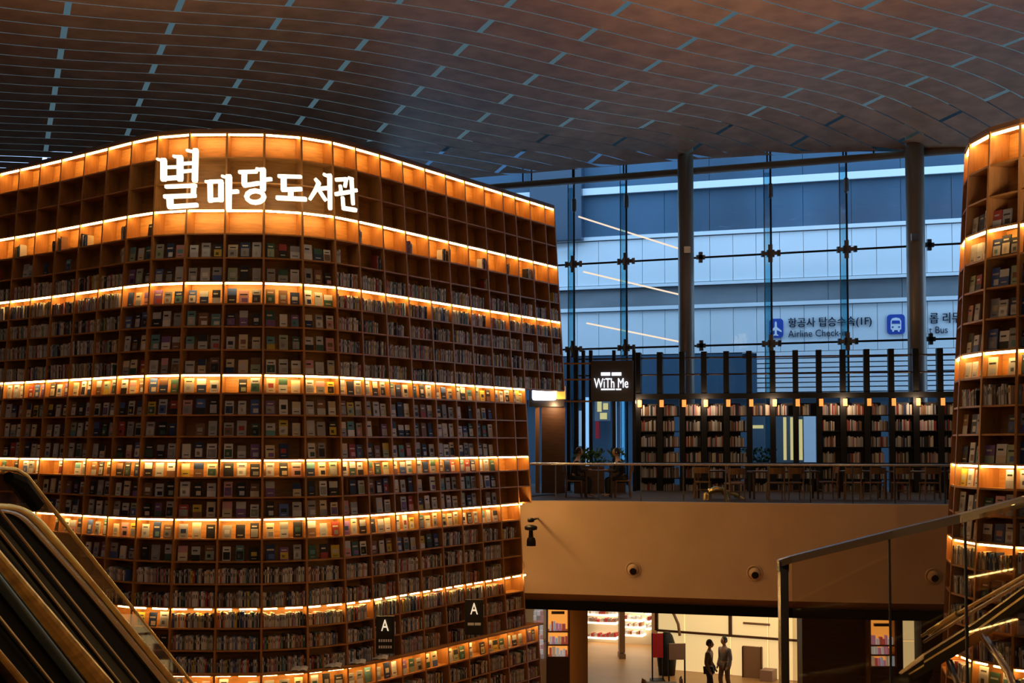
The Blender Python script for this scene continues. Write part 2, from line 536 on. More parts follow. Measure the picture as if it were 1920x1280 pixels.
POS3 = ['left', 'middle', 'right']
def fill_cell(case, cname, k, i, mode):
    if mode == 'none': return
    z = ROWZ[i + 1] + 0.002
    A = case.at(k, z, 0.0); B = case.at(k + 1, z, 0.0)
    u = (B - A); W = u.length; u.normalize(); n = Vector((u.y, -u.x, 0))
    hc = ROWZ[i] - ROWZ[i + 1] - 0.03
    usable = W - 0.07
    if mode == 'cover' or mode == 'sparse_cover':
        cnt = 3 if W > 0.62 else 3
        slots = [0, 1, 2]
        if mode == 'sparse_cover':
            rb.shuffle(slots); slots = sorted(slots[:rb.choice([1, 1, 2])])
        elif rb.random() < 0.1:
            slots.pop(rb.randrange(3))
        for sl in slots:
            w = min(usable / 3 - 0.015, rb.uniform(0.155, 0.20)); h = min(hc - 0.06, rb.uniform(0.25, 0.325)); dd = rb.uniform(0.012, 0.03)
            x = 0.035 + usable * (sl + 0.5) / 3 - w / 2 + rb.uniform(-0.008, 0.008)
            o = A + u * x - n * rb.uniform(0.05, 0.08)
            o.z = z
            books.append(dict(kind='cover', case=cname, k=k, i=i, pos=POS3[sl], o=o, u=u, n=n, w=w, d=dd, h=h, col=rb.choice(W_COVER), lean=0.12))
    else:
        x = 0.03
        end = W - 0.03
        if mode == 'few':
            cnt = rb.randrange(3, 8); x = rb.choice([0.03, W - 0.03 - cnt * 0.035])
            end = x + cnt * 0.035
        elif rb.random() < 0.25:
            end -= rb.uniform(0.05, 0.25) * W
        j = 0
        hb = rb.uniform(0.235, 0.29)
        while True:
            w = rb.uniform(0.02, 0.048)
            if x + w > end: break
            h = min(hc - 0.03, hb + rb.uniform(-0.03, 0.03))
            o = A + u * x - n * rb.uniform(0.02, 0.06); o.z = z
            j += 1
            books.append(dict(kind='spine', case=cname, k=k, i=i, pos=j, o=o, u=u, n=n, w=w - 0.002, d=0.16, h=h, col=rb.choice(W_SPINE), lean=0.0))
            x += w

def mode_left(k, i):
    a, b = row_extent_left(i)
    if not (a <= k < b): return 'none'
    if i < 3: return 'none'
    r = rb.random()
    if i == 3:
        if -2 <= k <= 3: return 'none'
        if k == -3: return 'sparse_cover'
        if k > 3: return 'few' if r < 0.6 else 'none'
        if -8 <= k: return 'few' if r < 0.85 else 'none'
        return 'none'
    if i == 4:
        if -3 <= k <= 2: return 'cover'
        if k < -3: return rb.choice(['few', 'none', 'spine', 'sparse_cover'])
        return 'few' if r < 0.45 else 'none'
    if i == 5:
        if -3 <= k <= 2: return 'cover'
        return 'spine'
    if 6 <= i <= 9:
        return 'cover' if -3 <= k <= 2 else 'spine'
    if 10 <= i <= 13:
        if k >= 10: return 'cover' if i == 10 else 'none'
        if k < -8: return 'spine'
        return 'cover'
    if 14 <= i <= 16:
        if k >= 10: return 'none'
        if k < -7: return 'sparse_cover' if i == 14 else 'none'
        if k < -4 and r < 0.3: return 'sparse_cover'
        return 'cover'
    if i == 17: return 'none' if k >= 10 else ('sparse_cover' if k < -5 else 'cover')
    if i == 18: return 'none' if k < -4 else ('spine' if k > 6 else 'cover')
    if i in (19, 20): return 'none' if k < -3 else ('spine' if k < 10 else 'none')
    if i == 21: return 'none' if k < -2 else ('cover' if k == -2 else ('spine' if k <= 9 else 'none'))
    if i == 22: return 'none' if k < -2 else ('cover' if k == -2 else 'spine')
    if i == 23: return 'none' if k < -3 else 'spine'
    if i == 24: return 'cover' if k >= -3 else 'none'
    if i >= 25: return 'spine' if k >= 2 and i < 30 else 'none'
    return 'none'
for i in range(NROW):
    for k in range(K0, KMAX):
        fill_cell(left, 'left', k, i, mode_left(k, i))
def mode_right(k, i):
    if i < 3 or k < 0: return 'none'
    if i in (3, 4): return 'none'
    if i == 5: return 'cover'
    if i in (6, 7, 8, 9, 10, 12, 13, 14, 15): return 'cover' if rb.random() < 0.85 else 'sparse_cover'
    if i in (11, 17): return 'spine'
    if i in (16,): return 'cover'
    if i <= 26: return 'spine' if rb.random() < 0.6 else 'cover'
    return 'none'
for i in range(3, NROW):
    for k in range(0, 8):
        fill_cell(right, 'right', k, i, mode_right(k, i))

# which books show in the picture, and how large
for b in books:
    c = b['o'] + b['u'] * b['w'] / 2 + Vector((0, 0, b['h'] / 2))
    x, y = proj(c)
    dist = c.y
    vis = 0 < x < 1915 and 0 < y < 1275
    if b['case'] == 'left':
        if b['i'] >= 17 and b['k'] >= 11 and y < 1140: vis = False
        if y > 930 and x < (y - 930) * 0.80 + 90: vis = False      # behind the escalator
        if y > 1240: vis = False
    else:
        if y > 1120: vis = False
    facing = abs(b['n'].dot((Vector((0, 0, 0)) - Vector((c.x, c.y, 0))).normalized()))
    b['area'] = b['w'] * b['h'] * (F / dist) ** 2 * facing if vis else 0
order = sorted(range(len(books)), key=lambda j: -books[j]['area'])
single = set(j for j in order[:300] if books[j]['area'] > 0)
NBOOK = 0
rest = {'left': MB(), 'right': MB()}
for j, b in enumerate(books):
    if j not in single:
        fn = cover_faces if b['kind'] == 'cover' else spine_faces
        if b['kind'] == 'cover': fn(rest[b['case']], b['w'], b['d'], b['h'], b['col'], b['o'], b['u'], b['n'], b['lean'])
        else: fn(rest[b['case']], b['w'], b['d'], b['h'], b['col'], b['o'], b['u'], b['n'], 0.0)
        continue
    mb = MB()
    if b['kind'] == 'cover': cover_faces(mb, b['w'], b['d'], b['h'], b['col'], lean=b['lean'])
    else: spine_faces(mb, b['w'], b['d'], b['h'], b['col'])
    me = mb.mesh('book'); me.materials.append(M['book'])
    o = bpy.data.objects.new('book', me)
    o.location = b['o']
    o.rotation_euler = (0, 0, math.atan2(b['u'].y, b['u'].x))
    COL.objects.link(o)
    row = b['i'] + 1 if b['case'] == 'left' else b['i'] - 2
    if b['case'] == 'left':
        k = b['k']
        bay = f"{ordinal(k + 1)} bay right of sign-side middle" if k >= 0 else f"{ordinal(-k)} bay left of sign-side middle"
        bay = bay.replace('sign-side middle', 'widest divider')
        lab = f"{b['col']} face-out book, {b['pos']} in cell, {ordinal(row)} shelf down, {bay}"
        grp = 'books on the large curved bookcase'
    else:
        what = f"{b['col']} face-out book, {b['pos']} in cell" if b['kind'] == 'cover' else f"{b['col']} book spine, {ordinal(b['pos'])} from left"
        lab = f"{what}, {ordinal(row)} shelf down, {ordinal(b['k'] + 1)} bay, right-edge bookcase"
        grp = 'books on the bookcase at the right edge'
        if b['kind'] == 'cover': pass
    if b['case'] == 'left' and b['kind'] == 'spine':
        lab = f"{b['col']} book spine, {ordinal(b['pos'])} in cell, {ordinal(row)} shelf down, {bay}"
    tag(o, lab, 'book', grp)
    NBOOK += 1
o = rest['left'].build('books', M['book'])
tag(o, 'rows of small books filling the remaining cells of the large curved bookcase', 'books', None, 'stuff')
if rest['right'].v:
    o = rest['right'].build('books', M['book'])
    tag(o, 'remaining small books low on the bookcase at the right edge', 'books', None, 'stuff')

# ------------------------------------------------------------------ the hall: floors, walls, ceiling
G = Plane(1050, 46.0, 1800, 41.0)                 # the curtain wall
FAC = Plane(1050, 62.0, 1800, 56.3)               # the terminal building outside
def struct(mb, name, m, **kw):
    o = mb.build(name, m, **kw); o['kind'] = 'structure'; return o

mb = MB(); mb.box((0, 16, -0.1), (52, 78, 0.2)); struct(mb, 'floor', M['floor'])
ZM = P(965, 938, 33.0).z                          # upper floor level
fx = [(945, 938), (965, 938), (1040, 938.7), (1120, 939.6), (1200, 940.6), (1280, 941.6), (1360, 942.6), (1440, 943.6), (1520, 944.4), (1600, 945.1), (1680, 945.7), (1775, 946.2), (1880, 946.6), (2020, 947), (2200, 947.5), (2450, 948)]
FP = [Pz(x, y, ZM) for x, y in fx]
def fn(i):
    t = FP[min(i + 1, len(FP) - 1)] - FP[max(i - 1, 0)]; t.z = 0; t.normalize()
    return Vector((t.y, -t.x, 0))
zb1 = P(965, 1111, FP[1].y).z; zb2 = P(965, 1124, FP[1].y).z; zb3 = P(965, 1141, FP[1].y).z
root = empty('balcony', (FP[6].x, FP[6].y, zb3), kind='structure')
root['label'] = 'curved plaster balcony front under the glass railing'
def ribbon(name, prof, m, smooth=False):
    """prof: list of (offset towards the camera, z)"""
    mb = MB(); rs = []
    for i, p in enumerate(FP):
        n = fn(i); rs.append([Vector((p.x, p.y, 0)) + n * o + Vector((0, 0, z)) for o, z in prof])
    mb.rings(rs)
    return mb.build(name, m, root, smooth=smooth)
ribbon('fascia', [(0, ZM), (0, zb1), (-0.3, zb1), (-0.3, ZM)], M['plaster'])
ribbon('fascia_lower_band', [(0.0, zb1), (-0.12, zb2), (-0.4, zb2), (-0.4, zb1)], M['bevel'])  # brown colour holds the shade under the fascia's lower curve
ribbon('fascia_black_trim', [(-0.02, zb2), (-0.02, zb3), (-0.4, zb3), (-0.4, zb2)], M['rubber'])  # plain black trim below the brown band
# the upper floor slab and its soffit reach back to the curtain wall
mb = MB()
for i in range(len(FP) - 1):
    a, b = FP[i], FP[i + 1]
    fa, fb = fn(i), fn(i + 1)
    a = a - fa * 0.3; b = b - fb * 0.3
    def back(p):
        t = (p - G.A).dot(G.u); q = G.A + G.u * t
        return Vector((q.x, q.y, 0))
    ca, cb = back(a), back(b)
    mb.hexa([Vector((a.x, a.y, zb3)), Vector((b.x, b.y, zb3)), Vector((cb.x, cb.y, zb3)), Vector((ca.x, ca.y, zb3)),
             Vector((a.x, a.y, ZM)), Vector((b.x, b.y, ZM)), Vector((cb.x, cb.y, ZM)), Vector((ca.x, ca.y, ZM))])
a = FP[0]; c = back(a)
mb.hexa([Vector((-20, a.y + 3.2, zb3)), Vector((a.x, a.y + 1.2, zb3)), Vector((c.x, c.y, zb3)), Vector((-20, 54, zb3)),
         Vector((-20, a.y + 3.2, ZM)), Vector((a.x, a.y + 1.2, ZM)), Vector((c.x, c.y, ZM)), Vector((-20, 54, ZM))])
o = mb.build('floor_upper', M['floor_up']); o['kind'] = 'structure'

# closed hall behind and beside the camera
H = EYE + 11.6
WX0, WX1, WY0 = -24.0, 24.0, -16.0
def bx(name, x0, x1, y0, y1, z0, z1, m, kind='structure'):
    mb = MB(); mb.box(((x0 + x1) / 2, (y0 + y1) / 2, (z0 + z1) / 2), (x1 - x0, y1 - y0, z1 - z0))
    o = mb.build(name, m); o['kind'] = kind; return o
bx('wall_left', WX0 - 0.3, WX0, WY0, 56.5, 0, H, M['shell'])
bx('wall_right', WX1, WX1 + 0.3, WY0, 37, 0, H, M['shell'])
bx('wall_back', WX0, WX1, WY0 - 0.3, WY0, 0, H, M['shell'])
SKY0, SKY1 = 2.0, 9.0
bx('ceiling_rear', WX0, WX1, WY0, SKY0, H - 0.6, H - 0.3, M['shell'])
bx('ceiling_front', WX0, WX1, SKY1, 24.0, H - 0.6, H - 0.3, M['shell'])
bx('window_1', WX0, WX1, SKY0, SKY1, H - 0.5, H - 0.46, M['glass_sky'])
bx('floor_landing', -9.0, 9.0, WY0 + 1, 1.2, ZM - 0.4, ZM, M['floor_up'])

# ------------------------------------------------------------------ curved ceiling of wooden panels
D2 = Vector((-0.371, 0.928, 0))
PATH = {}
def path(u):
    """arc along the long seams"""
    n = 24; x, y = 0.0, 38.0
    st = u / n
    for i in range(n):
        a = math.radians(64 - 0.65 * (st * (i + 0.5)))
        x += math.sin(a) * st; y += math.cos(a) * st
    return Vector((x, y, 0))
def gdist(p):
    """distance in front of the curtain wall"""
    return (p - G.A).dot(G.n)
def ceil_z(p):
    g = max(0.0, gdist(p))
    z = 9.75 + 0.9 * (1 - math.exp(-g / 5.0)) + 0.010 * g
    z += 0.16 * math.sin((p.x * 0.8 + p.y * 0.6) * 0.42 + 0.6) * min(1, g / 4.0)
    z -= 0.0035 * max(0, p.x - 4) ** 2
    return EYE + z
ceil_root = empty('ceiling', (0, 36, EYE + 10), kind='structure')
ceil_root['label'] = 'undulating wooden panel ceiling with pale light gaps'
PW, PL = 0.97, 5.1
rc = random.Random(5)
npan = 0
for j in range(-18, 22):
    for m_ in range(-9, 9):
        u0 = m_ * PL + (j % 2) * PL / 2 + 0.08; u1 = u0 + PL - 0.16
        v0 = j * PW + 0.026; v1 = (j + 1) * PW - 0.026
        c = path((u0 + u1) / 2) + D2 * ((v0 + v1) / 2)
        if not (22.5 < c.y) or max(gdist(path(uu) + D2 * vv) for uu in (u0, u1) for vv in (v0, v1)) < 0.3 or c.x < WX0 + 0.4 or c.x > WX1 - 0.5: continue
        q = proj(Vector((c.x, c.y, ceil_z(c))))
        if q[0] < -500 or q[0] > 2400 or q[1] < -350: continue
        mb = MB(); rs = []
        nseg = 5
        for s_ in range(nseg + 1):
            u = u0 + (u1 - u0) * s_ / nseg
            b0 = path(u)
            ring = []
            for v in (v0, v1):
                p = b0 + D2 * v
                gd = gdist(p)
                if gd < 0.25: p = p - D2 * ((0.25 - gd) / (-D2.dot(G.n)))
                ring.append(p)
            za, zb = ceil_z(ring[0]), ceil_z(ring[1])
            rs.append([Vector((ring[0].x, ring[0].y, za)), Vector((ring[1].x, ring[1].y, zb)),
                       Vector((ring[1].x, ring[1].y, zb + 0.005)), Vector((ring[0].x, ring[0].y, za + 0.005))])
        if (rs[0][0] - rs[0][1]).length < 0.15 and (rs[-1][0] - rs[-1][1]).length < 0.15: continue
        mb.rings(rs)
        mb.build('panel', M['panel'], ceil_root); npan += 1
bx('window_2', WX0, WX1, 23.0, 51.0, H + 0.1, H + 0.14, M['glass_roof'])

# ------------------------------------------------------------------ curtain wall
cw = empty('window_3', tuple(G.at(8, ZM)), kind='structure')
cw['label'] = 'tall glass curtain wall facing the blue terminal building'
zbeam = G.hit(1400, 316).z; zmid = G.hit(1441, 477).z; zlow = G.hit(1441, 645).z
FINS = [1072, 1170, 1440, 1582]
xs_panes = [700, 830, 960, 1072, 1170, 1293, 1440, 1582, 1720, 1860, 2040, 2300, 2600]
lv = [ZM, zlow, zmid, zbeam + 1.5]
mb = MB(); _s0, _s1 = G.sz(-1100, 800)[0], G.sz(698, 800)[0]
mb.obox(G.at(_s0, 0, 0), G.u * (_s1 - _s0), -G.n * 0.3, Vector((0, 0, H))); struct(mb, 'wall_blocker', M['shell'])  # unseen solid stretch, added to keep blue window light off the ceiling
for a, b in zip(xs_panes[:-1], xs_panes[1:]):
    sa, sb = G.sz(a, 800)[0], G.sz(b, 800)[0]
    for z0, z1 in zip(lv[:-1], lv[1:]):
        mb = MB()
        mb.obox(G.at(sa + 0.012, z0 + 0.012, -0.02), G.u * (sb - sa - 0.024), -G.n * 0.02, Vector((0, 0, z1 - z0 - 0.024)))
        mb.build('pane', M['glass'], cw)
for x in FINS:
    s0 = G.sz(x, 500)[0]
    mb = MB(); mb.obox(G.at(s0 - 0.10, ZM, 0.02), G.u * 0.20, G.n * 0.05, Vector((0, 0, zbeam - ZM - 0.2)))
    mb.build('glass_fin', M['glass_fin'], cw)
    mb = MB(); mb.tube([G.at(s0 - 0.1, ZM, 0.1), G.at(s0 - 0.1, zbeam, 0.1)], 0.018, 6); mb.build('fin_edge', M['steel_dark'], cw)
    mb = MB(); mb.tube([G.at(s0 + 0.13, ZM, 0.12), G.at(s0 + 0.13, zbeam + 0.9, 0.12)], 0.035, 8); mb.build('tension_rod', M['black'], cw)
    mb = MB(); zt = zbeam - 0.85
    mb.lathe(G.at(s0 + 0.13, zt, 0.12), [(0.03, -0.28), (0.09, -0.2), (0.09, 0.2), (0.03, 0.28)], 8); mb.build('turnbuckle', M['steel_dark'], cw)
    for z in (zmid, zlow):
        mb = MB(); c = G.at(s0 + 0.13, z, 0.2)
        mb.obox(c - G.u * 0.27 - Vector((0, 0, 0.06)), G.u * 0.54, G.n * 0.08, Vector((0, 0, 0.12)))
        mb.obox(c - G.u * 0.07 - Vector((0, 0, 0.30)), G.u * 0.14, G.n * 0.08, Vector((0, 0, 0.60)))
        for q, r in ((-0.27, 0), (0.27, 0)):
            mb.box(c + G.u * q, (0.1, 0.14, 0.2))
        mb.box(c, (0.24, 0.14, 0.24))
        mb.build('spider_clamp', M['steel_dark'], cw)
for z in (zmid, zlow):
    mb = MB(); mb.tube([G.at(G.sz(900, 700)[0], z, 0.14), G.at(G.sz(2600, 700)[0], z, 0.14)], 0.035, 8)
    mb.build('tie_rod', M['black'], cw)
    for x in (1316, 1743):
        c = G.at(G.sz(x, 480)[0], z, 0.2)
        mb = MB(); mb.box(c, (0.3, 0.14, 0.14)); mb.box(c, (0.13, 0.14, 0.36)); mb.build('spider_clamp', M['steel_dark'], cw)
mb = MB(); mb.tube([G.at(G.sz(-900, 330)[0], zbeam, 0.25), G.at(G.sz(2600, 330)[0], zbeam, 0.25)], 0.125, 14)
o = mb.build('beam', M['pillar'], smooth=True); o['kind'] = 'structure'; o['label'] = 'long horizontal steel tube beam under the ceiling'
for x in (985, 1001, 1078, 1173, 1441, 1583, 1640):
    s0 = G.sz(x, 330)[0]
    mb = MB(); mb.tube([G.at(s0, zbeam + 0.08, 0.25), G.at(s0, zbeam + 0.8, 0.25)], 0.03, 6); mb.build('hanger', M['black'], cw)
for x, rr in ((1293.5, 0.272), (1720, 0.295)):
    c = G.at(G.sz(x, 500)[0], 0, 0.55)
    mb = MB(); mb.lathe((c.x, c.y, ZM), [(rr, 0), (rr, zbeam + 1.1 - ZM)], 24)
    o = mb.build('pillar', M['pillar'], smooth=False); o['kind'] = 'structure'
    for pl in o.data.polygons: pl.use_smooth = len(pl.vertices) == 4
    mb = MB(); q = P(x - 5, 468 if x < 1500 else 444, c.y - rr - 0.02); mb.box(q, (0.22, 0.06, 0.22)); mb.build('pillar_fitting', M['steel'], o)

# ------------------------------------------------------------------ the building outside
fac = empty('terminal_building', tuple(FAC.at(8, ZM - 0.5)), 'pale blue terminal building with banded facade beyond the glass wall', 'building')
def fz(y): return FAC.hit(1400, y).z
S0, S1 = FAC.sz(700, 700)[0], FAC.sz(2900, 700)[0]
def band(name, y0, y1, m, step=None, out=0.0, s0=None, s1=None, gap=0.01, thick=0.15):
    s0 = S0 if s0 is None else s0; s1 = S1 if s1 is None else s1
    za, zb = fz(y1), fz(y0)
    if step is None:
        mb = MB(); mb.obox(FAC.at(s0, za, out), FAC.u * (s1 - s0), -FAC.n * thick, Vector((0, 0, zb - za))); return mb.build(name, m, fac)
    s = s0
    while s < s1:
        mb = MB(); mb.obox(FAC.at(s + gap, za, out), FAC.u * (step - 2 * gap), -FAC.n * thick, Vector((0, 0, zb - za))); mb.build(name, m, fac)
        s += step
band('facade_core', 225, 1150, M['fac_joint'], None, -0.3, thick=3)
ST = 1.075
band('glazing', 225, 336, M['fac_blue'], ST * 4)
band('ledge', 337, 350, M['fac_white'], None, 0.35)
band('glazing', 351, 429, M['fac_blue'], ST * 2)
band('ledge', 430, 437, M['fac_white'], None, 0.12)
band('cladding_panel', 438.5, 524, M['fac_white'], ST)
band('ledge', 525.5, 531, M['fac_white'], None, 0.1)
band('grey_band', 532, 567, M['fac_grey'], ST * 3, -0.15)
band('ledge', 568, 575, M['fac_white'], None, 0.15)
SL = FAC.sz(1392, 700)[0]
band('cladding_panel', 576.5, 660, M['fac_white'], ST)
band('louvre', 661, 672, M['fac_white'], None, 0.0, SL, S1)
for y in range(674, 742, 9):
    band('louvre', y, y + 7, M['fac_white'], None, -0.02, SL, S1)
band('glazing', 662, 745, M['fac_blue'], ST * 3, 0.0, S0, SL - 0.2)
# navy block on the upper left
mb = MB(); s0 = FAC.sz(1000, 400)[0]; s1 = FAC.sz(1096, 400)[0]
za = FAC.hit(1080, 452).z; zb = FAC.hit(1080, 250).z
mb.obox(FAC.at(s0, za, 0.6), FAC.u * (s1 - s0), -FAC.n * 0.6, Vector((0, 0, zb - za))); mb.build('dark_bay', M['fac_navy'], fac)
# street level windows, posts and glowing lit-tree blocks seen under the upper shelves
def facbox(name, x0, y0, x1, y1, m, out=0.3, thick=0.2):
    a = FAC.sz(x0, 800)[0]; b = FAC.sz(x1, 800)[0]
    zb = FAC.hit((x0 + x1) / 2, y0).z; za = FAC.hit((x0 + x1) / 2, y1).z
    mb = MB(); mb.obox(FAC.at(a, za, out), FAC.u * (b - a), -FAC.n * thick, Vector((0, 0, zb - za))); return mb.build(name, m, fac)
for x0, y0, x1, y1, m in ((1099, 745, 1106, 880, 'blue_glow'), (1152, 748, 1157, 870, 'blue_glow'), (1166, 748, 1172, 870, 'blue_glow'), (1123, 752, 1131, 772, 'yellow_glow'), (1134, 756, 1143, 768, 'yellow_glow'), (1128, 774, 1141, 786, 'yellow_glow'), (1118, 752, 1146, 789, 'fac_grey'),  # leftmost yellow pieces imitate a yellow-lit tree by glowing
                          (1119, 790, 1126, 822, 'red'), (1470, 782, 1475, 862, 'yellow_glow'), (1483, 782, 1491, 862, 'yellow_glow'), (1498, 786, 1505, 862, 'yellow_glow'),
                          (1508, 776, 1530, 866, 'fac_white'), (1446, 778, 1450, 866, 'blue_glow'), (1412, 797, 1432, 803, 'yellow_glow'), (1084, 770, 1096, 836, 'fac_white'),
                          (1058, 765, 1075, 850, 'fac_blue')):
    facbox('street_level_piece', x0, y0, x1, y1, M[m], 0.32 if m == 'yellow_glow' else 0.3)
mb = MB(); mb.box((4, 57, ZM - 0.6), (56, 20, 0.1)); 
for i_ in range(1):
    struct(mb, 'street', mat('paving', (0.25, 0.27, 0.3), 0.7))

# writing on the facade
def text_mesh(body, height, depth=0.02):
    c = bpy.data.curves.new('lettering', 'FONT'); c.body = body; c.size = 1.0; c.extrude = 0.02; c.resolution_u = 3
    o = bpy.data.objects.new('lettering', c); COL.objects.link(o)
    bpy.context.view_layer.update()
    me = bpy.data.meshes.new_from_object(o.evaluated_get(bpy.context.evaluated_depsgraph_get()))
    bpy.data.objects.remove(o); bpy.data.curves.remove(c)
    xs = [v.co.x for v in me.vertices]; ys = [v.co.y for v in me.vertices]
    x0, x1, y0, y1 = min(xs), max(xs), min(ys), max(ys)
    return me, x0, x1, y0, y1
def put_text(body, pl, x0, y0, x1, y1, m, parent, name='lettering', out=0.05, depth=0.03, bold=0.0):
    """fit a text into the pixel box on a plane (the box is measured at its middle height)"""
    me, a0, a1, b0, b1 = text_mesh(body, 1)
    s0 = pl.sz(x0, (y0 + y1) / 2)[0]; s1 = pl.sz(x1, (y0 + y1) / 2)[0]
    zt = pl.hit((x0 + x1) / 2, y0).z; zb = pl.hit((x0 + x1) / 2, y1).z
    for v in me.vertices:
        s = s0 + (v.co.x - a0) / (a1 - a0) * (s1 - s0); z = zb + (v.co.y - b0) / (b1 - b0) * (zt - zb)
        off = out + (depth if v.co.z > 0 else 0.0)
        v.co = pl.at(s, z, off)
    me.materials.append(m)
    o = bpy.data.objects.new(name, me); COL.objects.link(o)
    if parent:
        o.parent = parent; o.matrix_parent_inverse = Matrix.Translation(-parent.location)
    return o
def fsign(label, x, y):
    r = empty('wayfinding_sign', tuple(FAC.hit(x, y)), label, 'sign'); return r
sg = fsign('airline check-in sign with blue aeroplane square on the pale facade', 1540, 615)
for dx in (0, 0.035):
    put_text('항공사 탑승수속(1F)', FAC, 1478 + dx * 20, 594, 1634 + dx * 20, 615, M['sign_ink'], sg)
put_text('Airline Check-in', FAC, 1478, 618, 1590, 631, M['sign_ink'], sg)
def rounded(pl, x0, y0, x1, y1, r=0.15, out=0.03, d=0.06, n=5):
    s0, zt = pl.sz(x0, y0); s1, zb = pl.sz(x1, y1)
    out_pts = []
    for cx, cz, a0 in ((s1 - r, zt - r, 0), (s0 + r, zt - r, 90), (s0 + r, zb + r, 180), (s1 - r, zb + r, 270)):
        for k in range(n):
            a = math.radians(a0 + 90 * k / (n - 1)); out_pts.append((cx + r * math.cos(a), cz + r * math.sin(a)))
    mb = MB(); mb.rings([[pl.at(s, z, out) for s, z in out_pts], [pl.at(s, z, out + d) for s, z in out_pts]])
    return mb
def polypix(mb, pl, pts, out, d):
    q = [pl.sz(x, y) for x, y in pts]
    mb.rings([[pl.at(s, z, out) for s, z in q], [pl.at(s, z, out + d) for s, z in q]])
rounded(FAC, 1443, 598, 1469, 633).build('icon_square', M['sign_blue'], sg)
mb = MB()
polypix(mb, FAC, [(1455, 602), (1457, 605), (1457, 613), (1466, 620), (1466, 623), (1457, 619), (1457, 626), (1460, 628.5), (1460, 630), (1455, 629), (1450, 630), (1450, 628.5), (1453, 626), (1453, 619), (1445, 623), (1445, 620), (1453, 613), (1453, 605)], 0.09, 0.02)
mb.build('aeroplane', M['sign_white'], sg)
sg = fsign('airport bus sign with blue coach square, partly behind the pillar', 1730, 607)
rounded(FAC, 1663, 590, 1697, 626).build('icon_square', M['sign_blue'], sg)
mb = MB()
polypix(mb, FAC, [(1670, 602), (1673, 597), (1680, 595.5), (1687, 597), (1690, 602), (1690, 617), (1687, 619), (1687, 622), (1684, 622), (1683, 619), (1677, 619), (1676, 622), (1673, 622), (1673, 619), (1670, 617)], 0.09, 0.02)
mb.build('coach', M['sign_white'], sg)
mb = MB(); polypix(mb, FAC, [(1673, 601), (1687, 601), (1688, 607), (1672, 607)], 0.112, 0.01)
polypix(mb, FAC, [(1672.5, 612), (1675.5, 612), (1675.5, 614.5), (1672.5, 614.5)], 0.112, 0.01)
polypix(mb, FAC, [(1684.5, 612), (1687.5, 612), (1687.5, 614.5), (1684.5, 614.5)], 0.112, 0.01)
mb.build('coach_window', M['sign_blue'], sg)
for dx in (0, 0.7):
    put_text('롭 리무', FAC, 1743 + dx, 586, 1801 + dx, 606, M['sign_ink'], sg)
put_text('t Bus', FAC, 1742, 612, 1777, 625, M['sign_ink'], sg)
# bookcase light strips' reflections in the glass, imitated by thin glowing rods
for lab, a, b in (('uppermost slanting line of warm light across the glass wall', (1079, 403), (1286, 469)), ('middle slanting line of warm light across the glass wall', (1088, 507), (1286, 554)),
                  ('lowest slanting line of warm light across the glass wall', (1094, 604), (1284, 642))):  # these warm lines are glowing rods imitating reflected light strips
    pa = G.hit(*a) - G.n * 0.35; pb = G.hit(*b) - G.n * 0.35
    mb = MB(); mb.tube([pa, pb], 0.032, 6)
    o = mb.build('reflection_line', emit('reflection_glow_' + lab[:3], (1.0, 0.72, 0.52), 1.25), origin=tuple(pa)); tag(o, lab, 'light', 'slanting glowing rods imitating reflections in the glass')

# ------------------------------------------------------------------ upper floor: railing, black shelves, signs
root = empty('glass_railing', (FP[6].x, FP[6].y, ZM), 'long clear glass railing with slim handrail along the balcony edge', 'railing')
zr = P(1100, 870, FP[3].y).z
hp = []
for i, p in enumerate(FP):
    if i == 0: continue
    n = fn(i); hp.append(Vector((p.x, p.y, 0)) - n * 0.14)
mb = MB(); mb.tube([Vector((p.x, p.y, zr)) for p in hp], 0.032, 8); mb.build('handrail', M['steel'], root, smooth=True)
for i in range(len(hp) - 1):
    a, b = hp[i], hp[i + 1]; t = (b - a).normalized(); L = (b - a).length
    n = Vector((t.y, -t.x, 0))
    mb = MB(); mb.obox(Vector((a.x, a.y, ZM)) + t * 0.01, t * (L - 0.02), -n * 0.016, Vector((0, 0, zr - ZM - 0.03)))
    mb.build('glass_panel', M['glass'], root)
    mb = MB(); mb.box((a.x, a.y, (ZM + zr) / 2), (0.03, 0.03, zr - ZM - 0.04)); mb.build('post', M['steel_dark'], root)

S = Plane(1190, 40.0, 1790, 38.0)
sh = empty('bookcase', tuple(S.at(5, ZM)), 'long black bookcase with tall upright fins behind the balcony railing', 'bookcase')
FX = [1193, 1234, 1276, 1317, 1359, 1402, 1446, 1489, 1533, 1578, 1623, 1669, 1715, 1761, 1808, 1856]
fs = [S.sz(x + 3, 760)[0] for x in FX]
zfin = S.hit(1500, 656).z; zbt = S.hit(1500, 736).z; zbb = S.hit(1500, 746).z
SHY = [778, 807.5, 837.5, 867, 897, 927]
shz = [S.hit(1500, y).z for y in SHY]
for s in fs:
    mb = MB(); mb.obox(S.at(s - 0.085, ZM, 0.02), S.u * 0.17, -S.n * 0.42, Vector((0, 0, zfin - ZM))); fin_ = mb.build('fin', M['black'], sh)
    mb = MB(); mb.obox(S.at(s + 0.0, zbb - 0.25, 0.05), S.u * 0.12, -S.n * 0.08, Vector((0, 0, 0.22))); mb.build('lamp', M['lamp_orange'], fin_)
mb = MB(); mb.obox(S.at(fs[0] - 0.05, zbb, 0.06), S.u * (fs[-1] - fs[0]), -S.n * 0.5, Vector((0, 0, zbt - zbb))); mb.build('top_beam', M['black'], sh)
for y in (667, 699):
    z = S.hit(1500, y).z; mb = MB(); mb.tube([S.at(fs[0] - 1.9, z, -0.2), S.at(fs[-1], z, -0.2)], 0.028, 6); mb.build('cross_rail', M['wood_dark'], sh)
rest = MB()
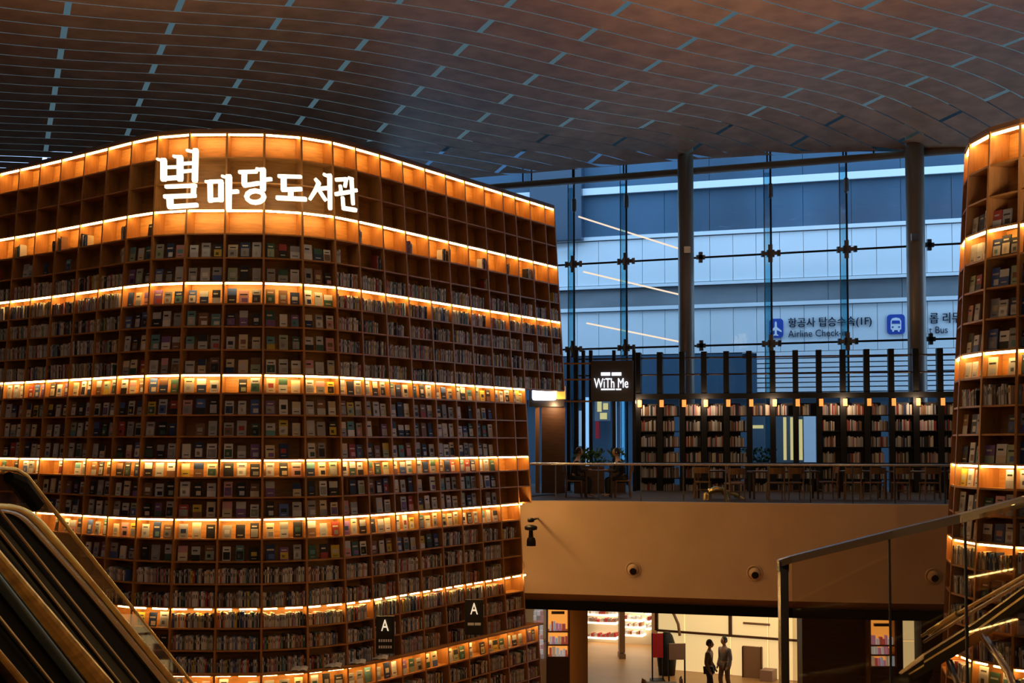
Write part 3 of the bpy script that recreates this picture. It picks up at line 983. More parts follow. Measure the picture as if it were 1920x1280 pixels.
for bi in range(len(fs) - 1):
    top_ = zbb; gap_ = FX[bi] in (1402, 1446, 1489)
    spans_ = [(ZM, top_)] if not gap_ else [(ZM, shz[3]), (shz[0], top_ )]
    for z0, z1 in spans_:
        mb = MB(); hh_ = z1 - z0
        mb.obox(S.at(fs[bi] + 0.085, z0, -0.38), S.u * (fs[bi + 1] - fs[bi] - 0.17) * (0.62 if bi % 3 == 1 and not gap_ else 1.0), -S.n * 0.02, Vector((0, 0, hh_ - (0.14 if z1 == top_ else 0)))); mb.build('back_panel', M['sign_brown'], sh)
for bi in range(len(fs) - 1):
    for r, z in enumerate(shz):
        win = FX[bi] in (1402, 1446, 1489) and 1 <= r <= 3
        if not (win and r < 3):
            mb = MB(); mb.obox(S.at(fs[bi] + 0.085, z - 0.03, 0), S.u * (fs[bi + 1] - fs[bi] - 0.17), -S.n * 0.36, Vector((0, 0, 0.03))); mb.build('shelf_board', M['black'], sh)
        if win: continue
        s = fs[bi] + 0.10
        end = fs[bi + 1] - 0.10 - (rb.uniform(0, 0.15) if rb.random() < 0.4 else 0)
        while s < end - 0.03:
            w = rb.uniform(0.025, 0.055)
            cc = rb.choice(['cream', 'white', 'white', 'brown', 'brown', 'pink', 'red', 'grey', 'grey', 'black', 'brown', 'navy', 'pale grey', 'pale grey'])
            base = tuple(c * 0.85 for c in COLS[cc])
            h = rb.uniform(0.26, 0.34)
            rest.obox(S.at(s, z + 0.002, -0.04), S.u * (w - 0.003), -S.n * 0.2, Vector((0, 0, h)), jit(base))
            s += w
o = rest.build('books', M['book'])
tag(o, 'rows of small books on the long black bookcase behind the railing', 'books', None, 'stuff')

def plane_box(pl, name, x0, y0, x1, y1, m, parent=None, out=0.0, thick=0.1):
    s0 = pl.sz(x0, (y0 + y1) / 2)[0]; s1 = pl.sz(x1, (y0 + y1) / 2)[0]
    zt = pl.hit((x0 + x1) / 2, y0).z; zb = pl.hit((x0 + x1) / 2, y1).z
    mb = MB(); mb.obox(pl.at(s0, zb, out), pl.u * (s1 - s0), -pl.n * thick, Vector((0, 0, zt - zb)))
    return mb.build(name, m, parent)

# sign board with white lit words
T = Plane(1100, 39.2, 1190, 39.0)
sg = empty('hanging_sign', tuple(T.hit(1147, 750)), 'dark square sign board with glowing white words above the passage', 'sign')
plane_box(T, 'board', 1108, 676, 1187, 752, M['sign_brown'], sg, 0.0, 0.3)
put_text('WiTh Me', T, 1114, 709, 1178, 727, M['white_lit'], sg, out=0.02)
plane_box(T, 'small_text', 1127, 698, 1144, 704, M['white_lit'], sg, 0.03, 0.03)
plane_box(T, 'small_text', 1147, 698, 1165, 704, M['white_lit'], sg, 0.03, 0.03)
plane_box(T, 'small_text', 1127, 728.5, 1153, 731, M['white_lit'], sg, 0.03, 0.03)
plane_box(T, 'small_text', 1155, 728.5, 1165, 731, M['white_lit'], sg, 0.03, 0.03)
T2 = Plane(990, 36.4, 1070, 36.4)
sg = empty('lit_sign', tuple(T2.hit(1022, 755)), 'overbright white lightbox sign beside the large bookcase end', 'sign')
plane_box(T2, 'sign_box', 992, 717, 1058, 762, M['sign_black'], sg, 0.0, 0.35)
mb = rounded(T2, 998, 727, 1043, 750, r=0.06, out=0.02, d=0.05); mb.build('light_face', emit('bright_sign', (0.75, 0.82, 1.0), 6.0), sg)
for x0, x1, mm, lab in ((1004, 1012, 'column', 'slim brown post under the overbright white sign'), (1016, 1060, 'wood_dark', 'wide dark wood column panel under the overbright white sign')):
    o = plane_box(T2, 'door_panel', x0, 762, x1, 925, M[mm], None, -0.2, 0.3); tag(o, lab, 'panel')
o = plane_box(T2, 'lit_nook', 1044, 724, 1060, 748, M['case_glow'], None, 0.05, 0.05); tag(o, 'small orange lit shelf nook right of the overbright sign', 'light')
# dark uprights of the shelves left of the sign board
fr = empty('shelf_frame', tuple(T2.hit(1075, 930)), 'dark open metal shelf frame left of the glowing words sign', 'shelf')
for x in (1064, 1079, 1092, 1106, 1150, 1188):
    plane_box(T, 'upright', x - 3, 655, x + 3, 925, M['black'], fr, -0.3, 0.3)
for y in (681, 711, 752):
    plane_box(T, 'rail', 1030, y - 1.5, 1108, y + 1.5, M['wood_edge'], fr, -0.1, 0.1)
mb = MB(); T3 = Plane(1100, 42, 1190, 42)

# ------------------------------------------------------------------ sculptural sign letters on the big bookcase
def stroke(mb, pts, ws, dep, off=0.22):
    """pts in pixels, ws widths in pixels; the stroke is extruded in front of the bookcase face"""
    def place(x, y, o):
        # the bookcase surface at this pixel: march along the ray
        r = ray(x, y); best = None
        lo, hi = 20.0, 34.0
        c = P(x, y, dep)
        return c + Vector((0, -o, 0))
    q = [Vector((x, y, 0)) for x, y in pts]
    n = len(q)
    for i in range(n - 1):
        a, b = q[i], q[i + 1]
        t = (b - a).normalized(); m_ = Vector((-t.y, t.x, 0))
        w0 = ws if not isinstance(ws, (list, tuple)) else ws[i]
        w1 = ws if not isinstance(ws, (list, tuple)) else ws[i + 1]
        a2 = a - t * w0 * 0.35 if i == 0 else a - t * w0 * 0.30
        b2 = b + t * w1 * 0.35 if i == n - 2 else b + t * w1 * 0.30
        poly = [a2 + m_ * w0 * 0.38, a + m_ * w0 * 0.5, b + m_ * w1 * 0.5, b2 + m_ * w1 * 0.38, b2 - m_ * w1 * 0.38, b - m_ * w1 * 0.5, a - m_ * w0 * 0.5, a2 - m_ * w0 * 0.38]
        mb.rings([[place(p.x, p.y, 0.0) for p in poly], [place(p.x, p.y, 0.09) for p in poly]])
def Z(p): return (280 + p[0] / 4.5714, 260 + p[1] / 4.5714)     # reading scale of the sign close-up
SYL = [
 ('byeol', 25.55, [([(75, 180), (115, 190)], 20), ([(128, 190), (128, 350)], 50), ([(215, 155), (255, 160)], 22), ([(268, 165), (268, 350)], 50),
   ([(120, 250), (270, 245)], 22), ([(120, 345), (275, 335)], 34), ([(330, 105), (380, 115)], 22), ([(402, 105), (395, 360)], [46, 46]),
   ([(290, 218), (385, 212)], 24), ([(290, 285), (385, 275)], 24),
   ([(150, 415), (400, 405)], 30), ([(385, 405), (382, 490)], 38), ([(140, 500), (395, 490)], 34), ([(180, 505), (185, 585)], 52), ([(180, 588), (410, 572)], 36)]),
 ('ma', 25.6, [([(490, 372), (525, 375)], 22), ([(525, 375), (528, 535)], 40), ([(525, 372), (625, 368)], 28), ([(618, 375), (618, 530)], 40), ([(525, 530), (625, 525)], 30),
   ([(630, 325), (668, 335)], 22), ([(685, 330), (685, 615)], [52, 42]), ([(700, 460), (760, 455)], 32)]),
 ('dang', 25.65, [([(778, 290), (920, 285)], 28), ([(818, 290), (818, 395)], 42), ([(818, 405), (940, 385)], 32), ([(925, 265), (960, 270)], 26), ([(978, 270), (978, 435)], 46), ([(990, 355), (1045, 350)], 30),
   ([(912 + 74 * math.cos(a), 500 + 50 * math.sin(a)) for a in [math.pi * 2 * k / 12 for k in range(13)]], 36)]),
 ('do', 25.8, [([(1115, 325), (1300, 330)], 28), ([(1155, 330), (1155, 440)], 46), ([(1155, 440), (1300, 435)], 34), ([(1215, 445), (1215, 515)], 42), ([(1102, 510), (1340, 522)], 36)]),
 ('seo', 26.0, [([(1430, 355), (1455, 385), (1430, 440), (1380, 520)], [30, 36, 32, 24]), ([(1445, 425), (1510, 525)], 32), ([(1500, 310), (1535, 325)], 24), ([(1548, 320), (1552, 600)], [40, 34]), ([(1480, 430), (1540, 425)], 30)]),
 ('gwan', 26.2, [([(1605, 355), (1690, 350)], 28), ([(1690, 350), (1680, 410)], 28), ([(1640, 410), (1645, 460)], 28), ([(1602, 478), (1715, 460)], 30), ([(1712, 340), (1745, 350)], 22), ([(1735, 350), (1748, 560)], [34, 30]),
   ([(1745, 450), (1778, 445)], 26), ([(1660, 510), (1665, 590)], 30), ([(1665, 598), (1770, 615)], 34)])]
sign = empty('letter_sign', tuple(P(485, 398, 25.6)), 'large glowing white Korean letters mounted near the bookcase top', 'sign')
for nm, dep, strokes in SYL:
    mb = MB()
    for p, w in strokes:
        ww = [x / 4.5714 for x in w] if isinstance(w, list) else w / 4.5714
        stroke(mb, [Z(q) for q in p], ww, dep)
    mb.build('letter', M['letter'], sign)

# ------------------------------------------------------------------ fittings on the balcony front
def fas(px, py, off=0.0):
    """point on the balcony front under a pixel"""
    for i in range(len(FP) - 1):
        a, b = FP[i], FP[i + 1]
        r = ray(px, py); u = (b - a); 
        den = r.x * u.y - r.y * u.x
        t = (a.x * u.y - a.y * u.x) / den
        q = r * t
        f = (Vector((q.x, q.y, 0)) - Vector((a.x, a.y, 0))).dot(Vector((u.x, u.y, 0))) / Vector((u.x, u.y, 0)).length_squared
        if 0 <= f <= 1:
            n = fn(i).lerp(fn(i + 1), f).normalized()
            return Vector((q.x, q.y, q.z + EYE)) + n * off, n
for px, py, lab in ((973, 1060, 'round eyeball downlight nearest the large bookcase, in balcony front'), (1187, 1067, 'round eyeball downlight in the middle of the balcony front'),
                    (1415, 1074, 'round eyeball downlight left of the glass balustrade post'), (1750, 1080, 'round eyeball downlight seen through the glass balustrade')):
    c, n = fas(px, py)
    e = empty('downlight', tuple(c), lab, 'light', 'eyeball downlights in the balcony front')
    mb = MB(); mb.lathe(c, [(0.20, 0.0), (0.20, 0.02), (0.165, 0.025), (0.155, -0.01)], 24, axis=n); mb.build('ring', M['plaster'], e, smooth=True)
    tl = (n + Vector((0.15, 0, -0.35))).normalized()
    mb = MB(); mb.lathe(c - n * 0.02, [(0.15, 0.0), (0.145, 0.05), (0.12, 0.09), (0.09, 0.12)], 20, axis=tl); eb_ = mb.build('eyeball', M['plaster'], e, smooth=True)
    mb = MB(); mb.lathe(c - n * 0.02 + tl * 0.1, [(0.088, 0.0), (0.088, 0.035)], 16, axis=tl); mb.build('lens', M['black'], eb_)
c, n = fas(1002, 972)
e = empty('spotlight', tuple(c), 'black bracket-mounted spotlight hanging on the balcony front', 'light')
a0, _ = fas(1006, 972); h0 = P(996, 975, c.y - 0.9)
mb = MB(); mb.tube([fas(1009, 972)[0], P(1004, 972, c.y - 0.9)], 0.022, 6); mb.tube([P(1005, 972, c.y - 0.9), h0], 0.03, 6); mb.build('bracket', M['black'], e)
def onp(x, y): return P(x, y, c.y - 0.9)
mb = MB(); ct = onp(995.5, 975); mb.lathe(ct, [(0.05, -0.05), (0.085, -0.03), (0.085, 0.04), (0.04, 0.06)], 12); mb.build('swivel', M['black'], e, smooth=True)
mb = MB(); ct = onp(995.5, 989); mb.lathe(ct, [(0.05, -0.07), (0.15, -0.05), (0.165, 0.0), (0.15, 0.04), (0.05, 0.07)], 14); mb.build('yoke', M['black'], e, smooth=True)
mb = MB(); ct = onp(995.5, 1001); mb.lathe(ct, [(0.075, -0.2), (0.055, 0.0), (0.05, 0.12)], 12); mb.build('neck', M['black'], e, smooth=True)
mb = MB(); ct = onp(996, 1014); mb.lathe(ct, [(0.13, -0.12), (0.13, 0.0), (0.11, 0.07), (0.06, 0.10)], 6); mb.build('lamp_head', M['black'], e)

# ------------------------------------------------------------------ ground floor shops under the balcony
Q = Plane(1232, 40.6, 1505, 38.4)                  # cream shop front, running towards us
s_a, s_b = Q.sz(1232, 1200)[0], Q.sz(1506, 1200)[0]
zs = Q.hit(1370, 1191).z
shop = empty('shop_front', tuple(Q.at((s_a + s_b) / 2, 0)), 'cream glowing shop front with dark thin frames below the balcony', 'shop')
xs = [1232, 1284, 1370, 1440, 1506]
for a, b in zip(xs[:-1], xs[1:]):
    sa, sb = Q.sz(a, 1200)[0], Q.sz(b, 1200)[0]
    for z0, z1 in ((0.02, zs - 0.02), (zs + 0.02, 3.4)):
        mb = MB(); mb.obox(Q.at(sa + 0.02, z0, 0), Q.u * (sb - sa - 0.04), -Q.n * 0.1, Vector((0, 0, z1 - z0)))
        mb.build('glowing_panel', M['cream_glow'], shop)
mb = MB(); mb.obox(Q.at(s_a, zs - 0.035, 0.06), Q.u * (s_b - s_a), -Q.n * 0.06, Vector((0, 0, 0.07))); mb.build('transom', M['wood_dark'], shop)
for x in (1232, 1370):
    sa = Q.sz(x, 1170)[0]; mb = MB(); mb.obox(Q.at(sa - 0.05, zs, 0.07), Q.u * 0.1, -Q.n * 0.07, Vector((0, 0, 3.4 - zs))); mb.build('mullion', M['wood_dark'], shop)
dl_ = plane_box(Q, 'door_leaf', 1394, 1211, 1431, 1332, M['column'], shop, 0.1, 0.08)
plane_box(Q, 'door_edge', 1394, 1211, 1396, 1332, M['wood_dark'], dl_, 0.14, 0.04)
plane_box(Q, 'door_edge', 1429, 1211, 1431, 1332, M['wood_dark'], dl_, 0.14, 0.04)
plane_box(Q, 'slot_handle', 1394, 1167, 1444, 1171, M['column'], shop, 0.05, 0.05)
plane_box(Q, 'counter', 1434, 1252, 1457, 1275, M['grey'], shop, 0.5, 0.5)
sa = Q.sz(1262, 1150)[0]
mb = MB(); mb.tube([Q.hit(1258, 1135) + Q.n * 0.2, Q.hit(1268, 1150) + Q.n * 0.2, Q.hit(1276, 1168) + Q.n * 0.2, Q.hit(1279, 1190) + Q.n * 0.2], 0.045, 8)
o = mb.build('arc_lamp', M['column'], origin=tuple(Q.hit(1279, 1190) + Q.n * 0.2)); tag(o, 'thin curved brown lamp arm rising before the cream shop front', 'lamp')

# store behind, with long white shelves
K = Plane(1100, 46.0, 1235, 45.0)
st = empty('store_wall', tuple(K.at(1, 0)), 'bright store wall of long white shelves holding red goods', 'shop')
plane_box(K, 'wall_panel', 960, 1120, 1240, 1210, M['cream'], st, -0.3, 0.1)
plane_box(K, 'side_panel', 1223, 1120, 1232, 1205, M['column'], st, 0.1, 0.2)
goods = MB()
for x0, x1, ys in ((1104, 1158, (1152, 1167, 1195)), (1174, 1208, (1146, 1162, 1175, 1190)), (1213, 1222, (1150, 1164, 1178))):
    for y in ys:
        plane_box(K, 'lit_shelf', x0, y - 2.2, x1, y + 1.2, M['shelf_glow'], st, 0.25, 0.5)
        x = x0 + 1
        while x < x1 - 2:
            w = rb.uniform(2.5, 5)
            c = rb.choice([(0.35, 0.05, 0.03), (0.7, 0.6, 0.45), (0.6, 0.5, 0.38), (0.75, 0.7, 0.62), (0.4, 0.22, 0.1), (0.55, 0.5, 0.45), (0.3, 0.05, 0.04)])
            if x0 == 1104 and y > 1160: c = rb.choice([(0.4, 0.03, 0.03), (0.3, 0.12, 0.08), (0.5, 0.35, 0.25), (0.2, 0.12, 0.08)])
            h = rb.uniform(4, 8)
            a = K.sz(x, y)[0]; b = K.sz(min(x + w, x1), y)[0]; z0 = K.hit(x, y - 2.4).z; z1 = K.hit(x, y - 2.4 - h).z
            goods.obox(K.at(a, z0, 0.2), K.u * (b - a) * 0.85, -K.n * 0.3, Vector((0, 0, z1 - z0)), c)
            x += w
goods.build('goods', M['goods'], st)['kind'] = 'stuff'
for x0, x1, D, lab, mm in ((1068, 1102, 36.0, 'broad brown square column beside the orange lit display', 'column'), (1162, 1172, 42.5, 'slim beige post in front of the white store shelves', 'column'),
                       (1504, 1622, 33.5, 'wide dark brown wall pier right of the cream shop front', 'wood_dark'), (1681, 1693, 33.5, 'narrow brown pier between lit display and cream panel', 'wood_dark'),
                       (1728, 1850, 33.0, 'dark wall pier beside the right-edge bookcase foot', 'wood_dark')):
    a = P(x0, 1200, D); b = P(x1, 1200, D)
    mb = MB(); mb.box(((a.x + b.x) / 2, D + 0.3, 1.9), (b.x - a.x, 0.6, 3.8 if D < 40 else 3.4)); mb.box(((a.x + b.x) / 2, D + 0.3, 0.08), (b.x - a.x + 0.04, 0.64, 0.16))
    o = mb.build('pier', M[mm], origin=((a.x + b.x) / 2, D + 0.3, 0)); tag(o, lab, 'pier')
a = P(1693, 1200, 34); b = P(1728, 1200, 34)
sh2 = empty('glowing_panel_wall', ((a.x + b.x) / 2, 34, 0), 'small cream glowing wall panel right of the lit display, behind balustrade', 'panel')
for z0, z1 in ((0.3, P(1700, 1203, 34).z), (P(1700, 1201, 34).z, 3.0)):
    mb = MB(); mb.box(((a.x + b.x) / 2, 34.2, (z0 + z1) / 2), (b.x - a.x, 0.1, z1 - z0)); mb.build('panel_sheet', M['cream_glow'], sh2)

def display(x0, x1, ytop, tiers, ybot, D, lab):
    a = P(x0, ytop, D); b = P(x1, ybot, D)
    e = empty('display_shelf', ((a.x + b.x) / 2, D + 0.25, 0), lab, 'shelf')
    W = b.x - a.x; cx = (a.x + b.x) / 2
    mb = MB(); mb.box((cx, D + 0.5, (a.z + 0.1) / 2), (W, 0.05, a.z - 0.1)); mb.build('back_panel', M['case_glow'], e)
    for x in (a.x, b.x):
        mb = MB(); mb.box((x, D + 0.25, a.z / 2), (0.05, 0.5, a.z)); mb.build('side_panel', M['wood_edge'], e)
    mb = MB(); mb.box((cx, D + 0.25, a.z), (W + 0.05, 0.5, 0.06)); mb.build('top', M['wood_edge'], e)
    mb = MB(); mb.box((cx, D + 0.2, b.z / 2), (W, 0.5, b.z)); mb.build('base', M['wood_dark'], e)
    mb = MB(); mb.box((cx, D + 0.1, P(x0, ytop + 12, D).z), (W * 0.6, 0.1, 0.07)); mb.build('sign_strip', M['steel_dark'], e)
    for t in tiers + [ybot]:
        z = P(x0, t, D).z
        mb = MB(); mb.box((cx, D + 0.2, z), (W - 0.05, 0.42, 0.04)); mb.build('tier', M['wood'], e)
        g = MB(); x = a.x + 0.06
        while x < b.x - 0.08:
            w = rb.uniform(0.05, 0.11); h = rb.uniform(0.13, 0.25)
            c = rb.choice([(0.75, 0.7, 0.65), (0.7, 0.5, 0.3), (0.6, 0.12, 0.08), (0.5, 0.6, 0.7), (0.7, 0.3, 0.4), (0.8, 0.75, 0.7)])
            g.obox((x, D + 0.02, z + 0.022), (w * 0.85, 0, 0), (0, 0.12, 0), (0, 0.02, h), c); x += w
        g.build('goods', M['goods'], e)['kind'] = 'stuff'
display(1026, 1067, 1137, [1184, 1209], 1232, 35.0, 'orange lit three-tier display shelf left of the broad brown column')
display(1631, 1680, 1160, [1210, 1228], 1250, 33.2, 'orange lit display shelf seen through the glass balustrade')
# pale goods stand further left
a = P(1004, 1165, 34.5)
e = empty('goods_stand', (a.x, a.y, 0), 'pale stand stacked with white and pink goods at bookcase end', 'stand')
mb = MB(); mb.box((a.x + 0.14, a.y, 0.9), (0.28, 0.3, 1.8)); mb.build('stand_body', M['cream'], e)
g = MB()
for y in range(1140, 1235, 9):
    for k in range(3):
        q = P(1003 + k * 6 + rb.uniform(0, 2), y, 34.3); g.box((q.x, q.y, q.z), (0.08, 0.1, 0.11), rb.choice([(0.75, 0.72, 0.7), (0.6, 0.3, 0.28), (0.7, 0.65, 0.6), (0.35, 0.3, 0.28)]))
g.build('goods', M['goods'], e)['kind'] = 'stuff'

# boards and furniture on the ground floor
def slab(name, x0, y0, x1, y1, D, m, lab, cat, th=0.08, legs=True, extra=None):
    a = P(x0, y0, D); b = P(x1, y1, D); cx = (a.x + b.x) / 2
    e = empty(name, (cx, D, 0), lab, cat)
    mb = MB(); mb.box((cx, D, (a.z + b.z) / 2), (b.x - a.x, th, a.z - b.z)); mb.build('board', m, e)
    mb = MB()
    for x in (a.x, b.x): mb.box((x, D + 0.02, a.z / 2), (0.04, 0.06, a.z))
    mb.build('frame', M['black'], e)
    mb = MB(); mb.box((cx, D + 0.05, 0.03), (b.x - a.x + 0.1, 0.5, 0.05)); mb.build('foot', M['black'], e)
    return e
slab('poster_stand', 1223, 1187, 1243, 1232, 38.5, M['red'], 'tall red poster board standing on the shop floor', 'board')
slab('notice_board', 1254, 1206, 1284, 1236, 37.5, M['grey'], 'dark framed grey-brown notice board right of the red board', 'board')
mb = MB(); c = P(1250, 1200, 39.6)
mb.lathe((c.x, c.y, 0), [(0.25, 0), (0.3, 0.5), (0.28, 0.9), (0.18, 1.2), (0.1, 1.3)], 12)
o = mb.build('plant_pot', M['black'], origin=(c.x, c.y, 0), smooth=True); tag(o, 'dark rounded pot between the red board and notice board', 'pot')

def person(name, label, base, h, pose='stand', rz=0.0, top=None, legs=None, lean=0.0):
    """one skinned body with head, hair and clothes as children; base on the floor"""
    root = empty(name, tuple(base), label, 'person')
    s_ = h / 1.7
    J = {}
    if pose == 'sit':
        hz = 0.47
        J = dict(pel=(0, 0, hz + .06), sp=(0, .02, hz + .32), ch=(0, -.02 - lean, hz + .48), nk=(0, -.05 - lean, hz + .62), hd=(0, -.08 - lean, hz + .74),
                 lh=(-.1, 0, hz + .05), lk=(-.13, -.42, hz + .04), la=(-.13, -.40, .08), lt=(-.14, -.55, .04),
                 rh=(.1, 0, hz + .05), rk=(.13, -.42, hz + .04), ra=(.13, -.38, .08), rt=(.14, -.53, .04),
                 ls=(-.19, -.02 - lean, hz + .50), le=(-.23, -.12 - lean, hz + .25), lw=(-.14, -.34 - lean, hz + .28), lf=(-.11, -.42 - lean, hz + .28),
                 rs=(.19, -.02 - lean, hz + .50), re=(.23, -.12 - lean, hz + .25), rw=(.14, -.34 - lean, hz + .28), rf=(.11, -.42 - lean, hz + .28))
    else:
        J = dict(pel=(0, 0, .93), sp=(0, 0, 1.15), ch=(0, -.01, 1.33), nk=(0, -.01, 1.47), hd=(0, -.03, 1.58),
                 lh=(-.1, 0, .90), lk=(-.11, -.08, .50), la=(-.11, .02, .08), lt=(-.12, -.14, .04),
                 rh=(.1, 0, .90), rk=(.10, .02, .50), ra=(.10, .16, .10), rt=(.11, .02, .04),
                 ls=(-.19, 0, 1.38), le=(-.24, .04, 1.10), lw=(-.22, -.08, .86), lf=(-.21, -.13, .78),
                 rs=(.19, 0, 1.38), re=(.24, .02, 1.10), rw=(.24, -.12, .88), rf=(.23, -.18, .80))
    R = dict(pel=.125, sp=.11, ch=.13, nk=.055, hd=.05, lh=.09, lk=.062, la=.042, lt=.035, ls=.06, le=.043, lw=.03, lf=.032)
    names = list(J); idx = {n: i for i, n in enumerate(names)}
    E = [('pel', 'sp'), ('sp', 'ch'), ('ch', 'nk'), ('nk', 'hd'), ('pel', 'lh'), ('lh', 'lk'), ('lk', 'la'), ('la', 'lt'), ('pel', 'rh'), ('rh', 'rk'), ('rk', 'ra'), ('ra', 'rt'),
         ('ch', 'ls'), ('ls', 'le'), ('le', 'lw'), ('lw', 'lf'), ('ch', 'rs'), ('rs', 're'), ('re', 'rw'), ('rw', 'rf')]
    def skin(nm, keys, grow, m, flt=None):
        ks = [k for k in names if k in keys]; id2 = {k: i for i, k in enumerate(ks)}
        me = bpy.data.meshes.new(nm)
        me.from_pydata([tuple(Vector(J[k]) * s_) for k in ks], [(id2[a], id2[b]) for a, b in E if a in id2 and b in id2], [])
        o = bpy.data.objects.new(nm, me); COL.objects.link(o)
        md = o.modifiers.new('s', 'SKIN')
        for i, k in enumerate(ks):
            rr = R.get(k, R.get('l' + k[1:], 0.05)) * s_ + grow
            me.skin_vertices[0].data[i].radius = (rr, rr * 0.85)
        me.skin_vertices[0].data[id2.get('pel', id2.get('ch', 0))].use_root = True
        sb = o.modifiers.new('u', 'SUBSURF'); sb.levels = 1; sb.render_levels = 1
        bpy.context.view_layer.update()
        m2 = bpy.data.meshes.new_from_object(o.evaluated_get(bpy.context.evaluated_depsgraph_get()))
        bpy.data.objects.remove(o)
        m2.materials.append(m); m2.polygons.foreach_set('use_smooth', [True] * len(m2.polygons))
        o = bpy.data.objects.new(nm, m2); COL.objects.link(o); o.parent = root
        return o
    skin('body', set(names), 0.0, M['skin'])
    skin('trousers', {'pel', 'lh', 'lk', 'la', 'rh', 'rk', 'ra'}, 0.014, legs or M['cloth_dark'])
    skin('jacket', {'pel', 'sp', 'ch', 'ls', 'le', 'lw', 'rs', 're', 'rw'}, 0.018, top or M['cloth_dark'])
    hd = Vector(J['hd']) * s_ + Vector((0, 0, .04))
    mb = MB()
    rs = []
    for t in range(9):
        a = math.pi * t / 8; zz_ = -math.cos(a) * .115; rr = max(.004, math.sin(a))
        rs.append([hd + Vector((math.cos(q) * rr * .075, math.sin(q) * rr * .092 - (.012 if t in (2, 3) and math.sin(q) < -.9 else 0), zz_)) for q in [2 * math.pi * k / 12 for k in range(12)]])
    mb.rings(rs)
    f = hd + Vector((0, -.092, 0))
    mb.hexa([f + Vector(v) for v in ((-.012, -.022, -.03), (.012, -.022, -.03), (.014, .015, -.03), (-.014, .015, -.03), (-.005, 0, .01), (.005, 0, .01), (.006, .015, .01), (-.006, .015, .01))])
    for sx in (-1, 1): mb.box(hd + Vector((sx * .078, 0, -.005)), (.015, .03, .05))
    hobj = mb.build('head', M['skin'], None, smooth=True); hobj.parent = root
    mb = MB()
    for sx in (-1, 1): mb.box(hd + Vector((sx * .028, -.086, .012)), (.02, .012, .01))
    mb.box(hd + Vector((0, -.088, -.055)), (.04, .01, .008))
    hobj2 = mb.build('eyes', M['hair'], None); hobj2.parent = root
    mb = MB(); rs = []
    for t in range(3, 9):
        a = math.pi * t / 8; rr = max(.004, math.sin(a))
        rs.append([hd + Vector((math.cos(q) * rr * .086, math.sin(q) * rr * .10 + .018, -math.cos(a) * .128 + .004)) for q in [2 * math.pi * k / 12 for k in range(12)]])
    mb.rings(rs); h3 = mb.build('hair', M['hair'], None, smooth=True); h3.parent = root
    root.rotation_euler = (0, 0, rz)
    return root
def floor_at(px, D, z=0.0):
    p = P(px, 1000, D); return Vector((p.x, D, z))
person('person', 'walking person in dark clothes before the cream shop front, left of pair', floor_at(1328, 35.5), 1.66, rz=1.2, top=M['cloth_brown'])
person('person', 'walking person in grey-brown clothes before cream shop front, right of pair', floor_at(1357, 36.3), 1.62, rz=-1.0, top=M['cloth_grey'], legs=M['cloth_brown'])

# table with chairs near the boards
def chair(loc, rz, label, group, m=None, scale=1.0, first=[None]):
    m = m or M['chair_wood']
    if first[0] is None:
        r = empty('chair', (0, 0, 0), 'x', 'chair', 'x')
        mb = MB(); mb.hexa([Vector(v) for v in ((-.21, -.22, .43), (.21, -.22, .43), (.19, .2, .43), (-.19, .2, .43), (-.21, -.22, .465), (.21, -.22, .465), (.19, .2, .465), (-.19, .2, .465))]); mb.build('seat', m, r)
        for sx, sy, tz in ((-1, -1, .43), (1, -1, .43), (-1, 1, .86), (1, 1, .86)):
            mb = MB(); mb.tube([(sx * .2, sy * .21, 0), (sx * .19, sy * .19, .43)] + ([(sx * .2, .24, tz)] if tz > .5 else []), .018, 6); mb.build('leg', m, r)
        mb = MB(); mb.rings([[Vector((x, .235 + .04 * (1 - (x / .2) ** 2) + o, z)) for o, z in ((0, .68), (.02, .68), (.03, .84), (.01, .84))] for x in (-.2, -.1, 0, .1, .2)]); mb.build('backrest', m, r)
        mb = MB(); mb.tube([(-.2, -.2, .24), (.2, -.2, .24)], .01, 5); mb.tube([(-.195, .2, .24), (.195, .2, .24)], .01, 5); mb.build('stretcher', m, r)
        first[0] = r
    else:
        src = first[0]; r = src.copy(); COL.objects.link(r)
        for c in list(src.children):
            c2 = c.copy(); COL.objects.link(c2); c2.parent = r
    r.location = loc; r.rotation_euler = (0, 0, rz); r['label'] = label; r['group'] = group
    return r
def table(name, loc, w, d_, label, m, h=0.74):
    r = empty(name, tuple(loc), label, 'table')
    x, y, z = loc
    mb = MB(); mb.box((x, y, z + h - .02), (w, d_, .04)); mb.build('tabletop', m, r)
    for sx in (-1, 1):
        for sy in (-1, 1):
            mb = MB(); mb.box((x + sx * (w / 2 - .06), y + sy * (d_ / 2 - .06), z + (h - .04) / 2), (.05, .05, h - .04)); mb.build('leg', m, r)
    return r
table('cafe_table', floor_at(1240, 34.2), 0.8, 0.6, 'small dark table on the shop floor below the red board', M['wood_dark'])
G1 = 'chairs around the table below the red board'
chair(floor_at(1189, 34.1), -1.5, 'wooden chair left of the small dark table on the shop floor', G1)
chair(floor_at(1293, 34.4), 1.5, 'wooden chair right of the small dark table on the shop floor', G1)

